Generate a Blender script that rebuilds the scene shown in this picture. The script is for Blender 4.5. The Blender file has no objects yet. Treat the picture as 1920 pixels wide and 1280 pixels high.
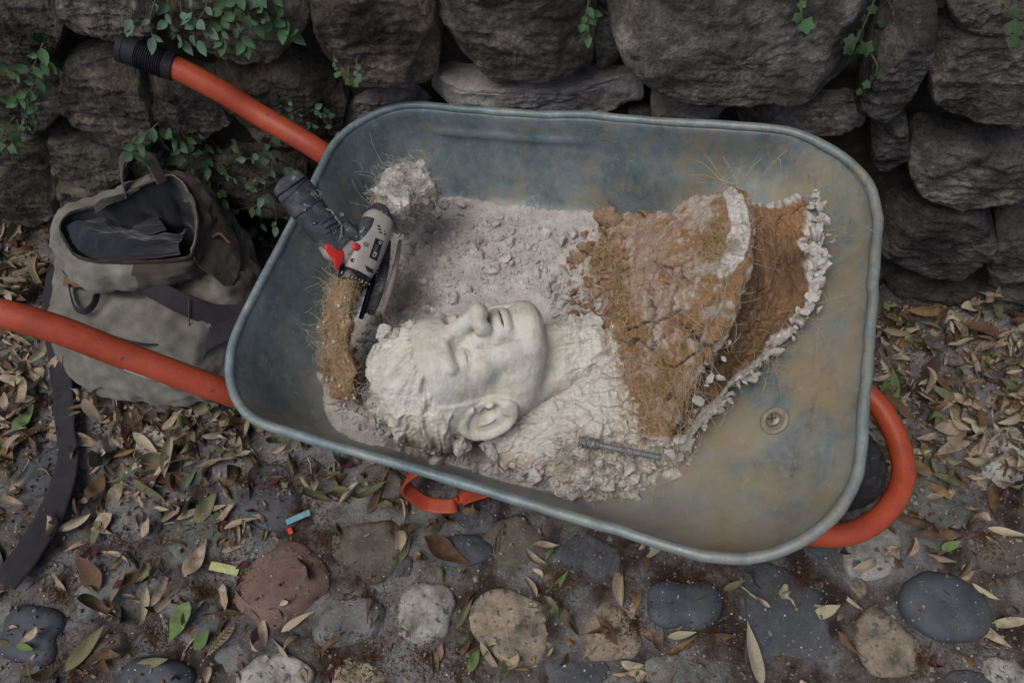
import bpy, math, random
import numpy as np
from mathutils import Vector, Matrix
from mathutils.bvhtree import BVHTree
R = math.radians
S = bpy.context.scene
COL = S.collection

# ------------------------------------------------------------------ camera
CAM_H, PITCH, ROLL, FPX = 1.42, 63.03, -1.07, 1309.6
cd = bpy.data.cameras.new('camera'); cam = bpy.data.objects.new('camera', cd); COL.objects.link(cam)
camM = Matrix.Rotation(R(90-PITCH), 4, 'X') @ Matrix.Rotation(R(ROLL), 4, 'Z')
cam.matrix_world = Matrix.Translation((0, 0, CAM_H)) @ camM
cd.sensor_width = 36; cd.lens = FPX/1920*36; cd.clip_start = .02; cd.clip_end = 200
cd.dof.use_dof = True; cd.dof.focus_distance = 1.08; cd.dof.aperture_fstop = 9.0
S.camera = cam

# ------------------------------------------------------------------ world + sun (open shade under trees)
EL, ROT = R(66), R(-118)
w = bpy.data.worlds.new('World'); S.world = w; w.use_nodes = True
nt = w.node_tree; bg = nt.nodes['Background']
sky = nt.nodes.new('ShaderNodeTexSky'); sky.sky_type = 'NISHITA'; sky.sun_disc = False
sky.sun_elevation = EL; sky.sun_rotation = ROT; sky.air_density = .7; sky.dust_density = 3.5; sky.ozone_density = .3
nt.links.new(sky.outputs[0], bg.inputs[0]); bg.inputs[1].default_value = .085
ld = bpy.data.lights.new('sun', 'SUN'); ld.energy = 1.1; ld.angle = R(40); ld.color = (1, 1, .985)
sun = bpy.data.objects.new('sun', ld); COL.objects.link(sun)
# Nishita: rotation is clockwise from +Y
sd = Vector((math.sin(ROT)*math.cos(EL), math.cos(ROT)*math.cos(EL), math.sin(EL)))
sun.rotation_euler = sd.to_track_quat('Z', 'Y').to_euler(); sun.location = sd*5
S.view_settings.view_transform = 'Standard'; S.view_settings.look = 'None'
S.view_settings.gamma = 1; S.view_settings.use_curve_mapping = False
S.view_settings.exposure = 0.36
S.render.resolution_x, S.render.resolution_y = 1024, 682

# ------------------------------------------------------------------ helpers
rng = np.random.default_rng(7); random.seed(7)
CM = np.array(camM.to_3x3()); CO = np.array([0, 0, CAM_H])
def ray(px, py): return CM @ np.array([(px-960)/FPX, -(py-640)/FPX, -1.])
def at(px, py, z=0.):
    d = ray(px, py); return CO + d*((z-CAM_H)/d[2])
def onplane(px, py, o, n):
    d = ray(px, py); return CO + d*(((o-CO) @ n)/(d @ n))
def topx(P):
    q = (np.asarray(P, float)-CO) @ CM
    return np.stack([960+FPX*q[..., 0]/-q[..., 2], 640-FPX*q[..., 1]/-q[..., 2]], -1)
def unit(v): v = np.asarray(v, float); return v/(np.linalg.norm(v, axis=-1, keepdims=True)+1e-12)

def _h(ix, iy, iz, s):
    h = (ix.astype(np.int64)*374761393 + iy.astype(np.int64)*668265263 + iz.astype(np.int64)*2147483647 + s*974634777) & 0xffffffff
    h = ((h ^ (h >> 13))*1274126177) & 0xffffffff
    h = ((h ^ (h >> 16))*2246822519) & 0xffffffff
    return ((h ^ (h >> 15)) & 0xffffff)/float(0xffffff)
def vnoise(P, s=0):
    I = np.floor(P); F = P-I; F = F*F*F*(F*(F*6-15)+10); I = I.astype(np.int64); r = 0
    for a in (0, 1):
        for b in (0, 1):
            for c in (0, 1):
                wt = (F[:, 0] if a else 1-F[:, 0])*(F[:, 1] if b else 1-F[:, 1])*(F[:, 2] if c else 1-F[:, 2])
                r = r+wt*_h(I[:, 0]+a, I[:, 1]+b, I[:, 2]+c, s)
    return r*2-1
def fbm(P, f=1., o=4, s=0, ridge=False, gain=.5):
    P = np.asarray(P, float); r = np.zeros(len(P)); a = 1.; t = 0
    for k in range(o):
        n = vnoise(P*f+k*17.3, s+k)
        r += a*((1-2*np.abs(n)) if ridge else n); t += a; a *= gain; f *= 2.03
    return r/t
def worley(P, f, s=0):
    Q = P*f; I = np.floor(Q).astype(np.int64); d1 = np.full(len(P), 9.); d2 = d1.copy(); cid = np.zeros(len(P))
    for a in (-1, 0, 1):
        for b in (-1, 0, 1):
            for c in (-1, 0, 1):
                J = I+np.array([a, b, c]); jj = (J[:, 0], J[:, 1], J[:, 2])
                pt = J+np.stack([_h(*jj, s), _h(*jj, s+1), _h(*jj, s+2)], 1)
                d = np.linalg.norm(Q-pt, axis=1); m = d < d1
                d2 = np.where(m, d1, np.minimum(d2, d)); cid = np.where(m, _h(*jj, s+3), cid); d1 = np.where(m, d, d1)
    return d1, d2, cid
def sstep(a, b, x): t = np.clip((x-a)/(b-a), 0, 1); return t*t*(3-2*t)

def vnormals(V, F):
    n = np.zeros_like(V)
    a, b, c = V[F[:, 0]], V[F[:, 1]], V[F[:, 2]]
    fn = np.cross(b-a, c-a) if F.shape[1] == 3 else np.cross(c-a, V[F[:, 3]]-b)
    for k in range(F.shape[1]): np.add.at(n, F[:, k], fn)
    return unit(n)
def setp(o, label=None, cat=None, group=None, kind=None):
    if label: o['label'] = label
    if cat: o['category'] = cat
    if group: o['group'] = group
    if kind: o['kind'] = kind
    return o
def mkmesh(name, V, F, m=None, smooth=True, col=None):
    V = np.ascontiguousarray(V, dtype=np.float32); F = np.ascontiguousarray(F, dtype=np.int32)
    k = F.shape[1]; me = bpy.data.meshes.new(name)
    me.vertices.add(len(V)); me.vertices.foreach_set('co', V.ravel())
    me.loops.add(F.size); me.loops.foreach_set('vertex_index', F.ravel())
    me.polygons.add(len(F)); me.polygons.foreach_set('loop_start', np.arange(0, F.size, k, dtype=np.int32))
    me.polygons.foreach_set('use_smooth', np.full(len(F), smooth))
    me.update(calc_edges=True)
    if col is not None:
        at_ = me.color_attributes.new('pigment', 'FLOAT_COLOR', 'POINT')
        c = np.ones((len(V), 4), np.float32); c[:, :3] = col; at_.data.foreach_set('color', c.ravel())
    if m: me.materials.append(m)
    return me
def mk(name, V, F, m=None, parent=None, smooth=True, col=None, origin=None):
    V = np.asarray(V, float)
    if origin is not None: V = V-np.asarray(origin)
    o = bpy.data.objects.new(name, mkmesh(name, V, F, m, smooth, col)); COL.objects.link(o)
    if origin is not None: o.location = Vector(origin)
    if parent:
        o.parent = parent
        if origin is not None: o.location = parent.matrix_world.inverted() @ Vector(origin) if False else Vector(origin)-parent.location
    return o
def empty(name, loc=(0, 0, 0), **k):
    o = bpy.data.objects.new(name, None); COL.objects.link(o); o.location = loc; o.empty_display_size = .05
    return setp(o, **k)
def wpart(name, V, F, m, parent, smooth=True, col=None):
    """V in world coordinates; parent is an unrotated empty"""
    return mk(name, np.asarray(V, float)-np.array(parent.location), F, m, parent, smooth, col)
def join(L):
    Vs, Fs, n = [], [], 0
    for V, F in L:
        F = np.asarray(F)
        if F.shape[1] == 3: F = np.c_[F, F[:, 2]]
        Vs.append(V); Fs.append(F+n); n += len(V)
    return np.concatenate(Vs), np.concatenate(Fs)
def catmull(P, n):
    P = np.asarray(P, float); Q = np.vstack([2*P[0]-P[1], P, 2*P[-1]-P[-2]]); m = len(P)-1
    t = np.linspace(0, m, n); i = np.minimum(t.astype(int), m-1); u = (t-i)[:, None]
    a, b, c, d = Q[i], Q[i+1], Q[i+2], Q[i+3]
    return .5*(2*b+(c-a)*u+(2*a-5*b+4*c-d)*u*u+(3*b-3*c+d-a)*u**3)
def ccatmull(P, n):
    P = np.asarray(P, float); m = len(P); t = np.arange(n)*m/n; i = t.astype(int); u = (t-i)[:, None]
    a, b, c, d = P[(i-1) % m], P[i], P[(i+1) % m], P[(i+2) % m]
    return .5*(2*b+(c-a)*u+(2*a-5*b+4*c-d)*u*u+(3*b-3*c+d-a)*u**3)
def gridF(nu, nv, cu=False, cv=False):
    i = np.arange(nu if cu else nu-1); j = np.arange(nv if cv else nv-1); I, J = np.meshgrid(i, j, indexing='ij')
    a = I*nv+J; b = I*nv+(J+1) % nv; c = ((I+1) % nu)*nv+(J+1) % nv; d = ((I+1) % nu)*nv+J
    return np.stack([a, d, c, b], -1).reshape(-1, 4)
def frames(P):
    T = unit(np.gradient(P, axis=0)); up = np.array([0, 0, 1.]); N = np.zeros_like(P)
    n = np.cross(T[0], up); n = n if np.linalg.norm(n) > .1 else np.cross(T[0], [1, 0, 0]); n = unit(n)
    for i in range(len(P)):
        n = unit(n-T[i]*(n @ T[i])); N[i] = n
    return T, N, np.cross(T, N)
def tube(path, r, n=60, k=16, cap=True, spl=True):
    P = catmull(path, n) if spl else np.asarray(path, float); n = len(P); T, N, B = frames(P)
    r = np.interp(np.linspace(0, 1, n), np.linspace(0, 1, len(r)), r) if np.ndim(r) else np.full(n, r)
    a = np.arange(k)*2*math.pi/k
    V = P[:, None]+r[:, None, None]*(N[:, None]*np.cos(a)[:, None]+B[:, None]*np.sin(a)[:, None])
    V = V.reshape(-1, 3); F = gridF(n, k, cv=True)
    if cap:
        V = np.vstack([V, P[0]-T[0]*r[0]*.25, P[-1]+T[-1]*r[-1]*.25]); c0, c1 = n*k, n*k+1; j = np.arange(k)
        F = np.vstack([F, np.stack([np.full(k, c0), j, (j+1) % k, (j+1) % k], 1), np.stack([np.full(k, c1), (n-1)*k+(j+1) % k, (n-1)*k+j, (n-1)*k+j], 1)])
    return V, F
def lathe(prof, o, axis, k=48):
    """prof: (t along axis, radius)"""
    ax = unit(axis); u = unit(np.cross(ax, [0, 0, 1.]) if abs(ax[2]) < .9 else np.cross(ax, [1., 0, 0])); v = np.cross(ax, u)
    prof = np.asarray(prof, float); a = np.arange(k)*2*math.pi/k
    V = o+ax*prof[:, 0, None, None]+prof[:, 1, None, None]*(u*np.cos(a)[:, None]+v*np.sin(a)[:, None])
    return V.reshape(-1, 3), gridF(len(prof), k, cv=True)
def ribbon(path, nrm, width, n=60, thick=.002, wob=0., m=8):
    P = catmull(path, n); T = unit(np.gradient(P, axis=0)); N = catmull(nrm, n); N = unit(N-T*np.sum(N*T, 1)[:, None]); B = np.cross(T, N)
    w = np.interp(np.linspace(0, 1, n), np.linspace(0, 1, len(width)), width) if np.ndim(width) else np.full(n, width)
    s = np.linspace(-.5, .5, m)
    def sh(off):
        X = P[:, None]+B[:, None]*(w[:, None]*s)[..., None]+N[:, None]*off
        if wob: X = X+N[:, None]*(wob*vnoise(X.reshape(-1, 3)*25, 5).reshape(n, m))[..., None]
        return X
    A = sh(thick/2); Bk = sh(-thick/2)
    V = np.concatenate([A, Bk[:, ::-1]], 1); return V.reshape(-1, 3), gridF(n, 2*m, cv=True)
def fibre(P, r, k=3):
    """P (N,K,3) polylines -> merged thin tubes, r (N,)"""
    N_, K, _ = P.shape; T = unit(np.gradient(P, axis=1)); u = unit(np.cross(T, np.array([.3, .5, .8]))); v = np.cross(T, u)
    a = np.arange(k)*2*math.pi/k; tp = np.ones(K); tp[-1] = .3
    V = P[:, :, None]+(np.asarray(r)[:, None]*tp)[..., None, None]*(u[:, :, None]*np.cos(a)[:, None]+v[:, :, None]*np.sin(a)[:, None])
    F = gridF(K, k, cv=True); F = (F[None]+(np.arange(N_)*K*k)[:, None, None]).reshape(-1, 4)
    return V.reshape(-1, 3), F
def strands(O, D, L, K=9, curl=.6, grav=.1, seed=1):
    g = np.random.default_rng(seed); N_ = len(O); P = np.zeros((N_, K, 3)); P[:, 0] = O; d = unit(D); ax = unit(g.normal(size=(N_, 3)))
    cw = g.normal(size=(N_, 1))*curl
    for i in range(1, K):
        d = unit(d+np.cross(ax, d)*cw+g.normal(size=(N_, 3))*curl*.25-np.array([0, 0, grav])); P[:, i] = P[:, i-1]+d*(L/(K-1))[:, None]
    return P
def rotmats(n, g, tilt=None):
    if tilt is None:
        q = unit(g.normal(size=(n, 4)))
        a, b, c, d = q.T
        return np.stack([np.stack([1-2*(c*c+d*d), 2*(b*c-a*d), 2*(b*d+a*c)], -1), np.stack([2*(b*c+a*d), 1-2*(b*b+d*d), 2*(c*d-a*b)], -1), np.stack([2*(b*d-a*c), 2*(c*d+a*b), 1-2*(b*b+c*c)], -1)], 1)
def scatter(V, F, pos, sc, Rm):
    n = len(pos); sc = np.asarray(sc); sc = sc[:, None, None] if sc.ndim == 1 else sc[:, None, :]
    W = np.einsum('nij,nvj->nvi', Rm, V[None]*sc)+pos[:, None]
    FF = (F[None]+(np.arange(n)*len(V))[:, None, None]).reshape(-1, F.shape[1]); return W.reshape(-1, 3), FF
def rockmesh(seed, sub=1, amp=.35):
    """small angular chip: subdivided octahedron, noisy"""
    V = np.array([[1, 0, 0], [-1, 0, 0], [0, 1, 0], [0, -1, 0], [0, 0, 1], [0, 0, -1]], float)
    F = [(0, 2, 4), (2, 1, 4), (1, 3, 4), (3, 0, 4), (2, 0, 5), (1, 2, 5), (3, 1, 5), (0, 3, 5)]
    V = [tuple(v) for v in V]
    for _ in range(sub):
        c = {}; G = []
        def mid(a, b):
            k = (min(a, b), max(a, b))
            if k not in c: p = unit(np.array(V[a])+np.array(V[b])); V.append(tuple(p)); c[k] = len(V)-1
            return c[k]
        for a, b, d in F:
            ab, bd, da = mid(a, b), mid(b, d), mid(d, a); G += [(a, ab, da), (ab, b, bd), (da, bd, d), (ab, bd, da)]
        F = G
    V = np.array(V); g = np.random.default_rng(seed)
    # facet: clip by random planes
    for _ in range(7):
        n = unit(g.normal(size=3)); h = g.uniform(.55, .9); d = V @ n; V = V-np.outer(np.maximum(d-h, 0), n)
    V = V*(1+amp*fbm(V, 1.7, 2, seed)[:, None]); return V, np.array(F)

# ------------------------------------------------------------------ materials
def M(name, cols, scale=20, rough=.85, bump=.25, bscale=150, metal=0., spec=.35, attr=False, rnd=.0, speck=None, contrast=(.3, .7), detail=8, dist=.01, coat=0, fine=.25, sheen=0):
    m = bpy.data.materials.new(name); m.use_nodes = True; t = m.node_tree; N = t.nodes; L = t.links
    b = N['Principled BSDF']; b.inputs['Roughness'].default_value = rough; b.inputs['Metallic'].default_value = metal; b.inputs['Specular IOR Level'].default_value = spec
    b.inputs['Coat Weight'].default_value = coat; b.inputs['Sheen Weight'].default_value = sheen
    tc = N.new('ShaderNodeTexCoord'); oi = N.new('ShaderNodeObjectInfo'); ml = N.new('ShaderNodeMath'); ml.operation = 'MULTIPLY'; ml.inputs[1].default_value = 37.
    L.new(oi.outputs['Random'], ml.inputs[0]); va = N.new('ShaderNodeVectorMath'); va.operation = 'ADD'
    L.new(tc.outputs['Object'], va.inputs[0]); L.new(ml.outputs[0], va.inputs[1]); vec = va.outputs[0]
    def noise(sc, de=8, ro=.6):
        n = N.new('ShaderNodeTexNoise'); n.inputs['Scale'].default_value = sc; n.inputs['Detail'].default_value = de; n.inputs['Roughness'].default_value = ro; L.new(vec, n.inputs['Vector']); return n.outputs['Fac']
    def mix(bt, fac, a, c):
        x = N.new('ShaderNodeMix'); x.data_type = 'RGBA'; x.blend_type = bt
        for s, v in ((0, fac), (6, a), (7, c)):
            if isinstance(v, (int, float)): x.inputs[s].default_value = v
            elif isinstance(v, tuple): x.inputs[s].default_value = (*v, 1)
            else: L.new(v, x.inputs[s])
        return x.outputs[2]
    def ramp(fac, st):
        r = N.new('ShaderNodeValToRGB'); L.new(fac, r.inputs[0]); e = r.color_ramp.elements
        while len(e) < len(st): e.new(.5)
        for i, (p, c) in enumerate(st): e[i].position = p; e[i].color = (*c, 1)
        return r.outputs[0]
    if attr:
        at_ = N.new('ShaderNodeAttribute'); at_.attribute_name = 'pigment'; base = at_.outputs['Color']
    else:
        k = len(cols); base = ramp(noise(scale, detail), [(contrast[0]+(contrast[1]-contrast[0])*i/max(k-1, 1), c) for i, c in enumerate(cols)])
    f = noise(bscale, 6, .7)
    fr = ramp(f, [(.3, (1-fine,)*3), (.7, (1+fine,)*3)])
    base = mix('MULTIPLY', 1., base, fr)
    if rnd:
        rr = ramp(oi.outputs['Random'], [(0, (1-rnd, 1-rnd, 1-rnd)), (.5, (1, 1-rnd*.15, 1-rnd*.35)), (1, (1+rnd, 1+rnd, 1+rnd*.9))]); base = mix('MULTIPLY', 1., base, rr)
    if speck:   # (scale, threshold, colour)
        s = noise(speck[0], 3, .5); base = mix('MIX', ramp(s, [(speck[1], (0, 0, 0)), (speck[1]+.04, (1, 1, 1))]), base, speck[2])
    L.new(base, b.inputs['Base Color'])
    if bump:
        bp = N.new('ShaderNodeBump'); bp.inputs['Strength'].default_value = bump; bp.inputs['Distance'].default_value = dist
        ad = N.new('ShaderNodeMath'); ad.operation = 'ADD'; L.new(f, ad.inputs[0]); L.new(noise(bscale*.27, 6, .6), ad.inputs[1]); L.new(ad.outputs[0], bp.inputs['Height']); L.new(bp.outputs[0], b.inputs['Normal'])
    m['h'] = 1
    return m
# ------------------------------------------------------------------ ground with cobbles
g_soil = M('mortar_soil', [(.04, .027, .02), (.10, .085, .075), (.16, .153, .148), (.23, .223, .217)], 11, .95, .7, 190, fine=.4, dist=.012, contrast=(.38, .62), speck=(330, .70, (.33, .31, .28)))
def c_(n, a, b, c, **k): return M(n, [a, b, c], k.pop('scale', 22), k.pop('rough', .8), k.pop('bump', .35), k.pop('bscale', 170), fine=k.pop('fine', .28), rnd=.12, **k)
cob = dict(
 grey=c_('cobble_grey', (.075, .078, .08), (.14, .14, .137), (.21, .205, .195), speck=(120, .72, (.32, .32, .31))),
 blue=c_('cobble_blue', (.032, .037, .046), (.055, .062, .072), (.085, .09, .1), scale=14, bump=.15, rough=.6, fine=.15),
 slate=c_('cobble_slate', (.045, .05, .056), (.07, .074, .08), (.11, .115, .12), scale=12, speck=(90, .74, (.3, .3, .3))),
 white=c_('cobble_pale', (.13, .12, .105), (.3, .29, .26), (.42, .41, .38), scale=30, speck=(45, .62, (.09, .09, .09))),
 tan=c_('cobble_tan', (.1, .085, .07), (.24, .195, .14), (.33, .28, .21), scale=26, speck=(60, .6, (.1, .095, .09))),
 red=c_('cobble_red', (.1, .062, .05), (.155, .1, .08), (.2, .14, .11), scale=12, bump=.2),
 brown=c_('cobble_brown', (.06, .053, .043), (.105, .092, .073), (.16, .14, .11)),
 green=c_('cobble_green', (.065, .07, .06), (.115, .12, .105), (.17, .17, .15), speck=(70, .66, (.26, .26, .25))))
GX0, GX1, GY0, GY1 = -1.75, 1.75, -.62, 1.2
nx, ny = 470, 250
X, Y = np.meshgrid(np.linspace(GX0, GX1, nx), np.linspace(GY0, GY1, ny), indexing='ij')
gv = np.stack([X, Y, 0*X], -1).reshape(-1, 3)
gz = .007*fbm(gv, 7, 4, 1)+.004*fbm(gv, 45, 3, 2)+.0022*fbm(gv, 150, 2, 3, True)
edge = np.minimum.reduce([gv[:, 0]-GX0, GX1-gv[:, 0], gv[:, 1]-GY0, GY1-gv[:, 1]]); gz *= np.clip(edge/.1, 0, 1)
gv[:, 2] = gz; gF = gridF(nx, ny)[:, ::-1]
# the same sheet goes on flat to a far edge
def rect(V, F, bd):
    out = []
    x0, x1, y0, y1 = GX0, GX1, GY0, GY1; B = bd
    Q = [((-B, -B), (B, -B), (B, y0), (-B, y0)), ((-B, y1), (B, y1), (B, B), (-B, B)), ((-B, y0), (x0, y0), (x0, y1), (-B, y1)), ((x1, y0), (B, y0), (B, y1), (x1, y1))]
    n = len(V); VV = [V]; FF = [F]
    for q in Q: VV.append(np.array([(a, b, 0) for a, b in q])); FF.append(np.array([[n, n+1, n+2, n+3]])); n += 4
    return np.concatenate(VV), np.concatenate(FF)
gV, gFF = rect(gv, gF, 30)
ground = mk('ground', gV, gFF, g_soil); setp(ground, kind='structure')
solids = [(gv, gF)]

def blob(poly, o, ex, ey, en, D, seed, nr=14, na=44, pw=3.5, amp=.004, af=30, sink=.03, chips=.0, smooth=2, strata=0., facets=0, grow=1.):
    """a stone: closed outline poly (2D, in ex/ey) bulging along en"""
    P = ccatmull(np.asarray(poly, float), 160)
    if facets > 4: A0 = np.asarray(poly, float); tl = np.arange(160)*len(A0)/160; P = .7*np.stack([np.interp(tl, np.arange(len(A0)+1), np.append(A0[:, k_], A0[0, k_])) for k_ in (0, 1)], 1)+.3*P
    c = P.mean(0); d = P-c; th = np.arctan2(d[:, 1], d[:, 0]); rr = np.hypot(d[:, 0], d[:, 1])
    i = np.argsort(th); tq = np.linspace(-math.pi, math.pi, na, endpoint=False)
    rad = np.interp(tq, th[i], rr[i], period=2*math.pi)*grow
    for _ in range(smooth): rad = .5*rad+.25*(np.roll(rad, 1)+np.roll(rad, -1))
    f = np.sin(np.linspace(0, 1, nr)*math.pi/2)**.9
    dep = D*(1-f**pw)**(1/2.6)
    if facets:
        gq = np.random.default_rng(seed*7+1); X2 = f[:, None]*rad[None]*np.cos(tq); Y2 = f[:, None]*rad[None]*np.sin(tq); sx_, sy_ = np.ptp(rad*np.cos(tq))/2, np.ptp(rad*np.sin(tq))/2; dd = np.broadcast_to(dep[:, None], X2.shape).copy(); main = D*gq.uniform(.86, .98)+X2*gq.normal()*.07+Y2*gq.normal()*.10; dd = np.minimum(dd, main)
        for _ in range(facets):
            an = gq.uniform(0, 6.283); ux, uy = math.cos(an), math.sin(an); sl = gq.uniform(.45, 1.6); ext = math.hypot(ux*sx_, uy*sy_); dd = np.minimum(dd, D*1.0-sl*(X2*ux+Y2*uy-ext*gq.uniform(.5, .92)))
        dep = dd
    else: dep = np.broadcast_to(dep[:, None], (len(f), na))
    f = np.append(f, [1.0, .93]); dep = np.vstack([dep, np.full((1, na), -.4*sink), np.full((1, na), -sink)]); n = len(f)
    q = c+f[:, None, None]*rad[None, :, None]*np.stack([np.cos(tq), np.sin(tq)], -1)
    V = o+q[..., :1]*ex+q[..., 1:]*ey+dep[:, :, None]*en; V = V.reshape(-1, 3)
    F = gridF(n, na, cv=True)[:, ::-1]; F = F if np.dot(np.cross(ex, ey), en) > 0 else F[:, ::-1]
    W = V+seed*3.1
    off = amp*fbm(W, af, 4, seed)
    if strata: z = W @ ey; off += strata*fbm(np.c_[W[:, 0]*.35, z*1.5+.02*fbm(W, 12, 2, seed+9), W[:, 1]*.6], 38, 3, seed+4, True)
    if chips:
        a, b, cid = worley(W*np.array([1, 1, 1.4]), 16, seed); off += chips*(cid-.5)*sstep(0, .25, b-a)+chips*.5*(np.minimum(b-a, .5)-.4)
        a, b, cid = worley(W, 42, seed+3); off += chips*.45*(cid-.5)*sstep(0, .2, b-a)
        off += chips*.35*fbm(W, 110, 3, seed+8, True)
    lat = np.stack([fbm(W, af*.7, 3, seed+20+k) for k in range(3)], 1)*amp*.8
    rm = np.concatenate([np.full(na, 1.) if k < n-2 else np.full(na, .3) for k in range(n)])[:, None]
    V = V+(en*off[:, None]+lat)*rm
    V[:na] = V[:na].mean(0)
    return V, F, o+c[0]*ex+c[1]*ey
EX, EY, EZ = np.eye(3)
def ell(px, py, rx, ry, a=0, wob=.11, seed=0, n=12):
    t = np.arange(n)*2*math.pi/n; g = np.random.default_rng(seed+int(px)); r = 1+g.normal(size=n)*wob
    x, y = rx*np.cos(t)*r, ry*np.sin(t)*r; a = R(a); return np.stack([px+x*math.cos(a)-y*math.sin(a), py+x*math.sin(a)+y*math.cos(a)], 1)
cobs = [ # px outline, kind, height
 (ell(240, 957, 54, 58, 20), 'grey', .022), (ell(497, 935, 66, 52, -8), 'slate', .024), (ell(186, 1090, 57, 62, 30), 'grey', .026),
 (ell(372, 1002, 50, 48), 'green', .014), (ell(347, 1152, 62, 48, 5), 'grey', .018),
 ([(508, 1040), (548, 1022), (595, 1060), (602, 1105), (560, 1150), (527, 1168), (455, 1138), (450, 1100), (470, 1060)], 'red', .02),
 ([(640, 985), (690, 972), (738, 988), (745, 1030), (725, 1070), (690, 1085), (668, 1060), (632, 1040)], 'brown', .024),
 (ell(650, 1163, 62, 40, -10), 'grey', .024), (ell(55, 1192, 58, 50, -20), 'blue', .022), (ell(197, 1210, 38, 24, -20), 'brown', .016),
 (ell(283, 1272, 70, 38, 0), 'blue', .028), (ell(512, 1264, 68, 38, 0, .12), 'white', .022), (ell(668, 1274, 50, 30), 'tan', .02),
 (ell(347, 882, 48, 32), 'slate', .014), (ell(171, 842, 34, 30), 'grey', .018), (ell(275, 832, 24, 42, 10), 'white', .016),
 (ell(797, 1147, 46, 54, 10, .1), 'white', .026), ([(900, 1130), (940, 1110), (985, 1125), (1030, 1150), (1045, 1190), (1020, 1230), (970, 1240), (925, 1215), (890, 1170)], 'tan', .016),
 ([(1112, 1128), (1150, 1138), (1180, 1165), (1197, 1205), (1165, 1240), (1122, 1243), (1100, 1195), (1104, 1160)], 'tan', .02),
 (ell(968, 1015, 58, 40, 10), 'brown', .018), (ell(872, 1032, 50, 26), 'blue', .01), (ell(838, 1277, 46, 28), 'grey', .016),
 (ell(1115, 1035, 50, 40), 'slate', .012), (ell(716, 900, 42, 28), 'brown', .02), (ell(1640, 1032, 52, 46, -20, .1), 'white', .026),
 (ell(1612, 1092, 26, 16, 60), 'tan', .012), (ell(1781, 1137, 88, 58, 20, .03), 'blue', .03), (ell(1668, 1206, 66, 60, 20), 'tan', .03),
 ([(1414, 1068), (1476, 1070), (1500, 1095), (1532, 1112), (1548, 1165), (1560, 1300), (1432, 1300), (1414, 1140)], 'slate', .026),
 (ell(1285, 1132, 68, 44, 5), 'blue', .02), (ell(1750, 945, 72, 88, -15, .1), 'green', .018), (ell(1885, 850, 52, 52), 'white', .02),
 (ell(1888, 1035, 50, 34), 'brown', .02), (ell(1895, 1268, 52, 34), 'white', .02), (ell(1280, 1262, 62, 34), 'green', .012),
 (ell(1815, 1285, 56, 26), 'slate', .016), (ell(1420, 1015, 48, 36), 'slate', .014), (ell(1545, 1040, 40, 28), 'slate', .012),
 (ell(440, 1235, 34, 24), 'grey', .010), (ell(560, 890, 42, 26), 'brown', .012), (ell(430, 830, 44, 30), 'slate', .014), (ell(110, 960, 50, 34), 'slate', .012),
 (ell(1080, 1262, 60, 30), 'slate', .012), (ell(900, 960, 50, 30), 'slate', .015), (ell(745, 1060, 30, 20), 'slate', .008)]
cent = []
def add_cobble(poly, kd, D, seed):
    W = np.array([at(x, y, D*.6)[:2] for x, y in poly]) if poly is not None else None
    return W
ci = 0
def cobble(W, kd, D, seed, hi=True):
    D = D*(1 if kd == 'blue' else .78)
    V, F, c = blob(W, np.zeros(3), EX, EY, EZ, D, seed, 14 if hi else 7, 44 if hi else 22, 3.6, .004, 26, .02, chips=.0015 if kd == 'blue' else .004, facets=0 if kd == 'blue' else 4, grow=1.08 if kd == 'blue' else 1.16)
    V[:, 2] -= .002
    mk('cobble', V, F, cob[kd], ground, origin=np.array([c[0], c[1], 0])); solids.append((V, F)); cent.append((c[0], c[1], np.ptp(W[:, 0])/2))
for poly, kd, D in cobs:
    ci += 1; cobble(np.array([at(x, y, D*.6)[:2] for x, y in poly]), kd, D, ci)
g2 = np.random.default_rng(3); kinds = ['grey', 'slate', 'brown', 'green', 'grey', 'tan', 'blue', 'white', 'red']
for tr in range(9000):
    x, y = g2.uniform(-1.7, 1.7), g2.uniform(-.55, 1.0); r = g2.choice([.055, .042, .03, .02]); 
    if any((x-a)**2+(y-b)**2 < (r+c*1.0)**2*.8 for a, b, c in cent): continue
    t = np.arange(10)*2*math.pi/10; rr = r*(1+g2.normal(size=10)*.13); s = g2.uniform(.72, 1); an = g2.uniform(0, 3.1)
    q = np.stack([rr*np.cos(t), rr*np.sin(t)*s], 1); W = q @ np.array([[math.cos(an), math.sin(an)], [-math.sin(an), math.cos(an)]])+[x, y]
    if len(cent) > 298: break
    cobble(W, kinds[g2.integers(0, 8)], r*g2.uniform(.2, .42), 100+tr % 977, r > .04)

# loose grit, brown fluff and white crumbs in the joints
SV, SF = join(solids); gtree = BVHTree.FromPolygons([tuple(v) for v in SV], [tuple(f) for f in SF.tolist()])
def gheight(x, y):
    h = gtree.ray_cast(Vector((x, y, 1)), Vector((0, 0, -1))); return (h[0].z, h[1]) if h[0] else (0, Vector((0, 0, 1)))
def groundpts(n, g, dens=None):
    out = []
    while len(out) < n:
        px, py = g.uniform(-120, 2040), g.uniform(380, 1400)
        if dens is not None and g.uniform() > dens(px, py): continue
        p = at(px, py, 0); z, nn = gheight(p[0], p[1]); out.append((p[0], p[1], z))
    return np.array(out)
m_grit = M('grit', [(.1, .09, .08), (.2, .19, .17), (.3, .28, .25)], 60, .95, .2)
m_white = M('plaster_crumb', [(.5, .49, .46), (.66, .65, .62)], 60, .9, .2)
m_fluff = M('brown_fluff', [(.05, .023, .012), (.1, .048, .024), (.15, .075, .04)], 40, .95, .2)
rv, rf = rockmesh(1, 0)
g3 = np.random.default_rng(11)
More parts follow.
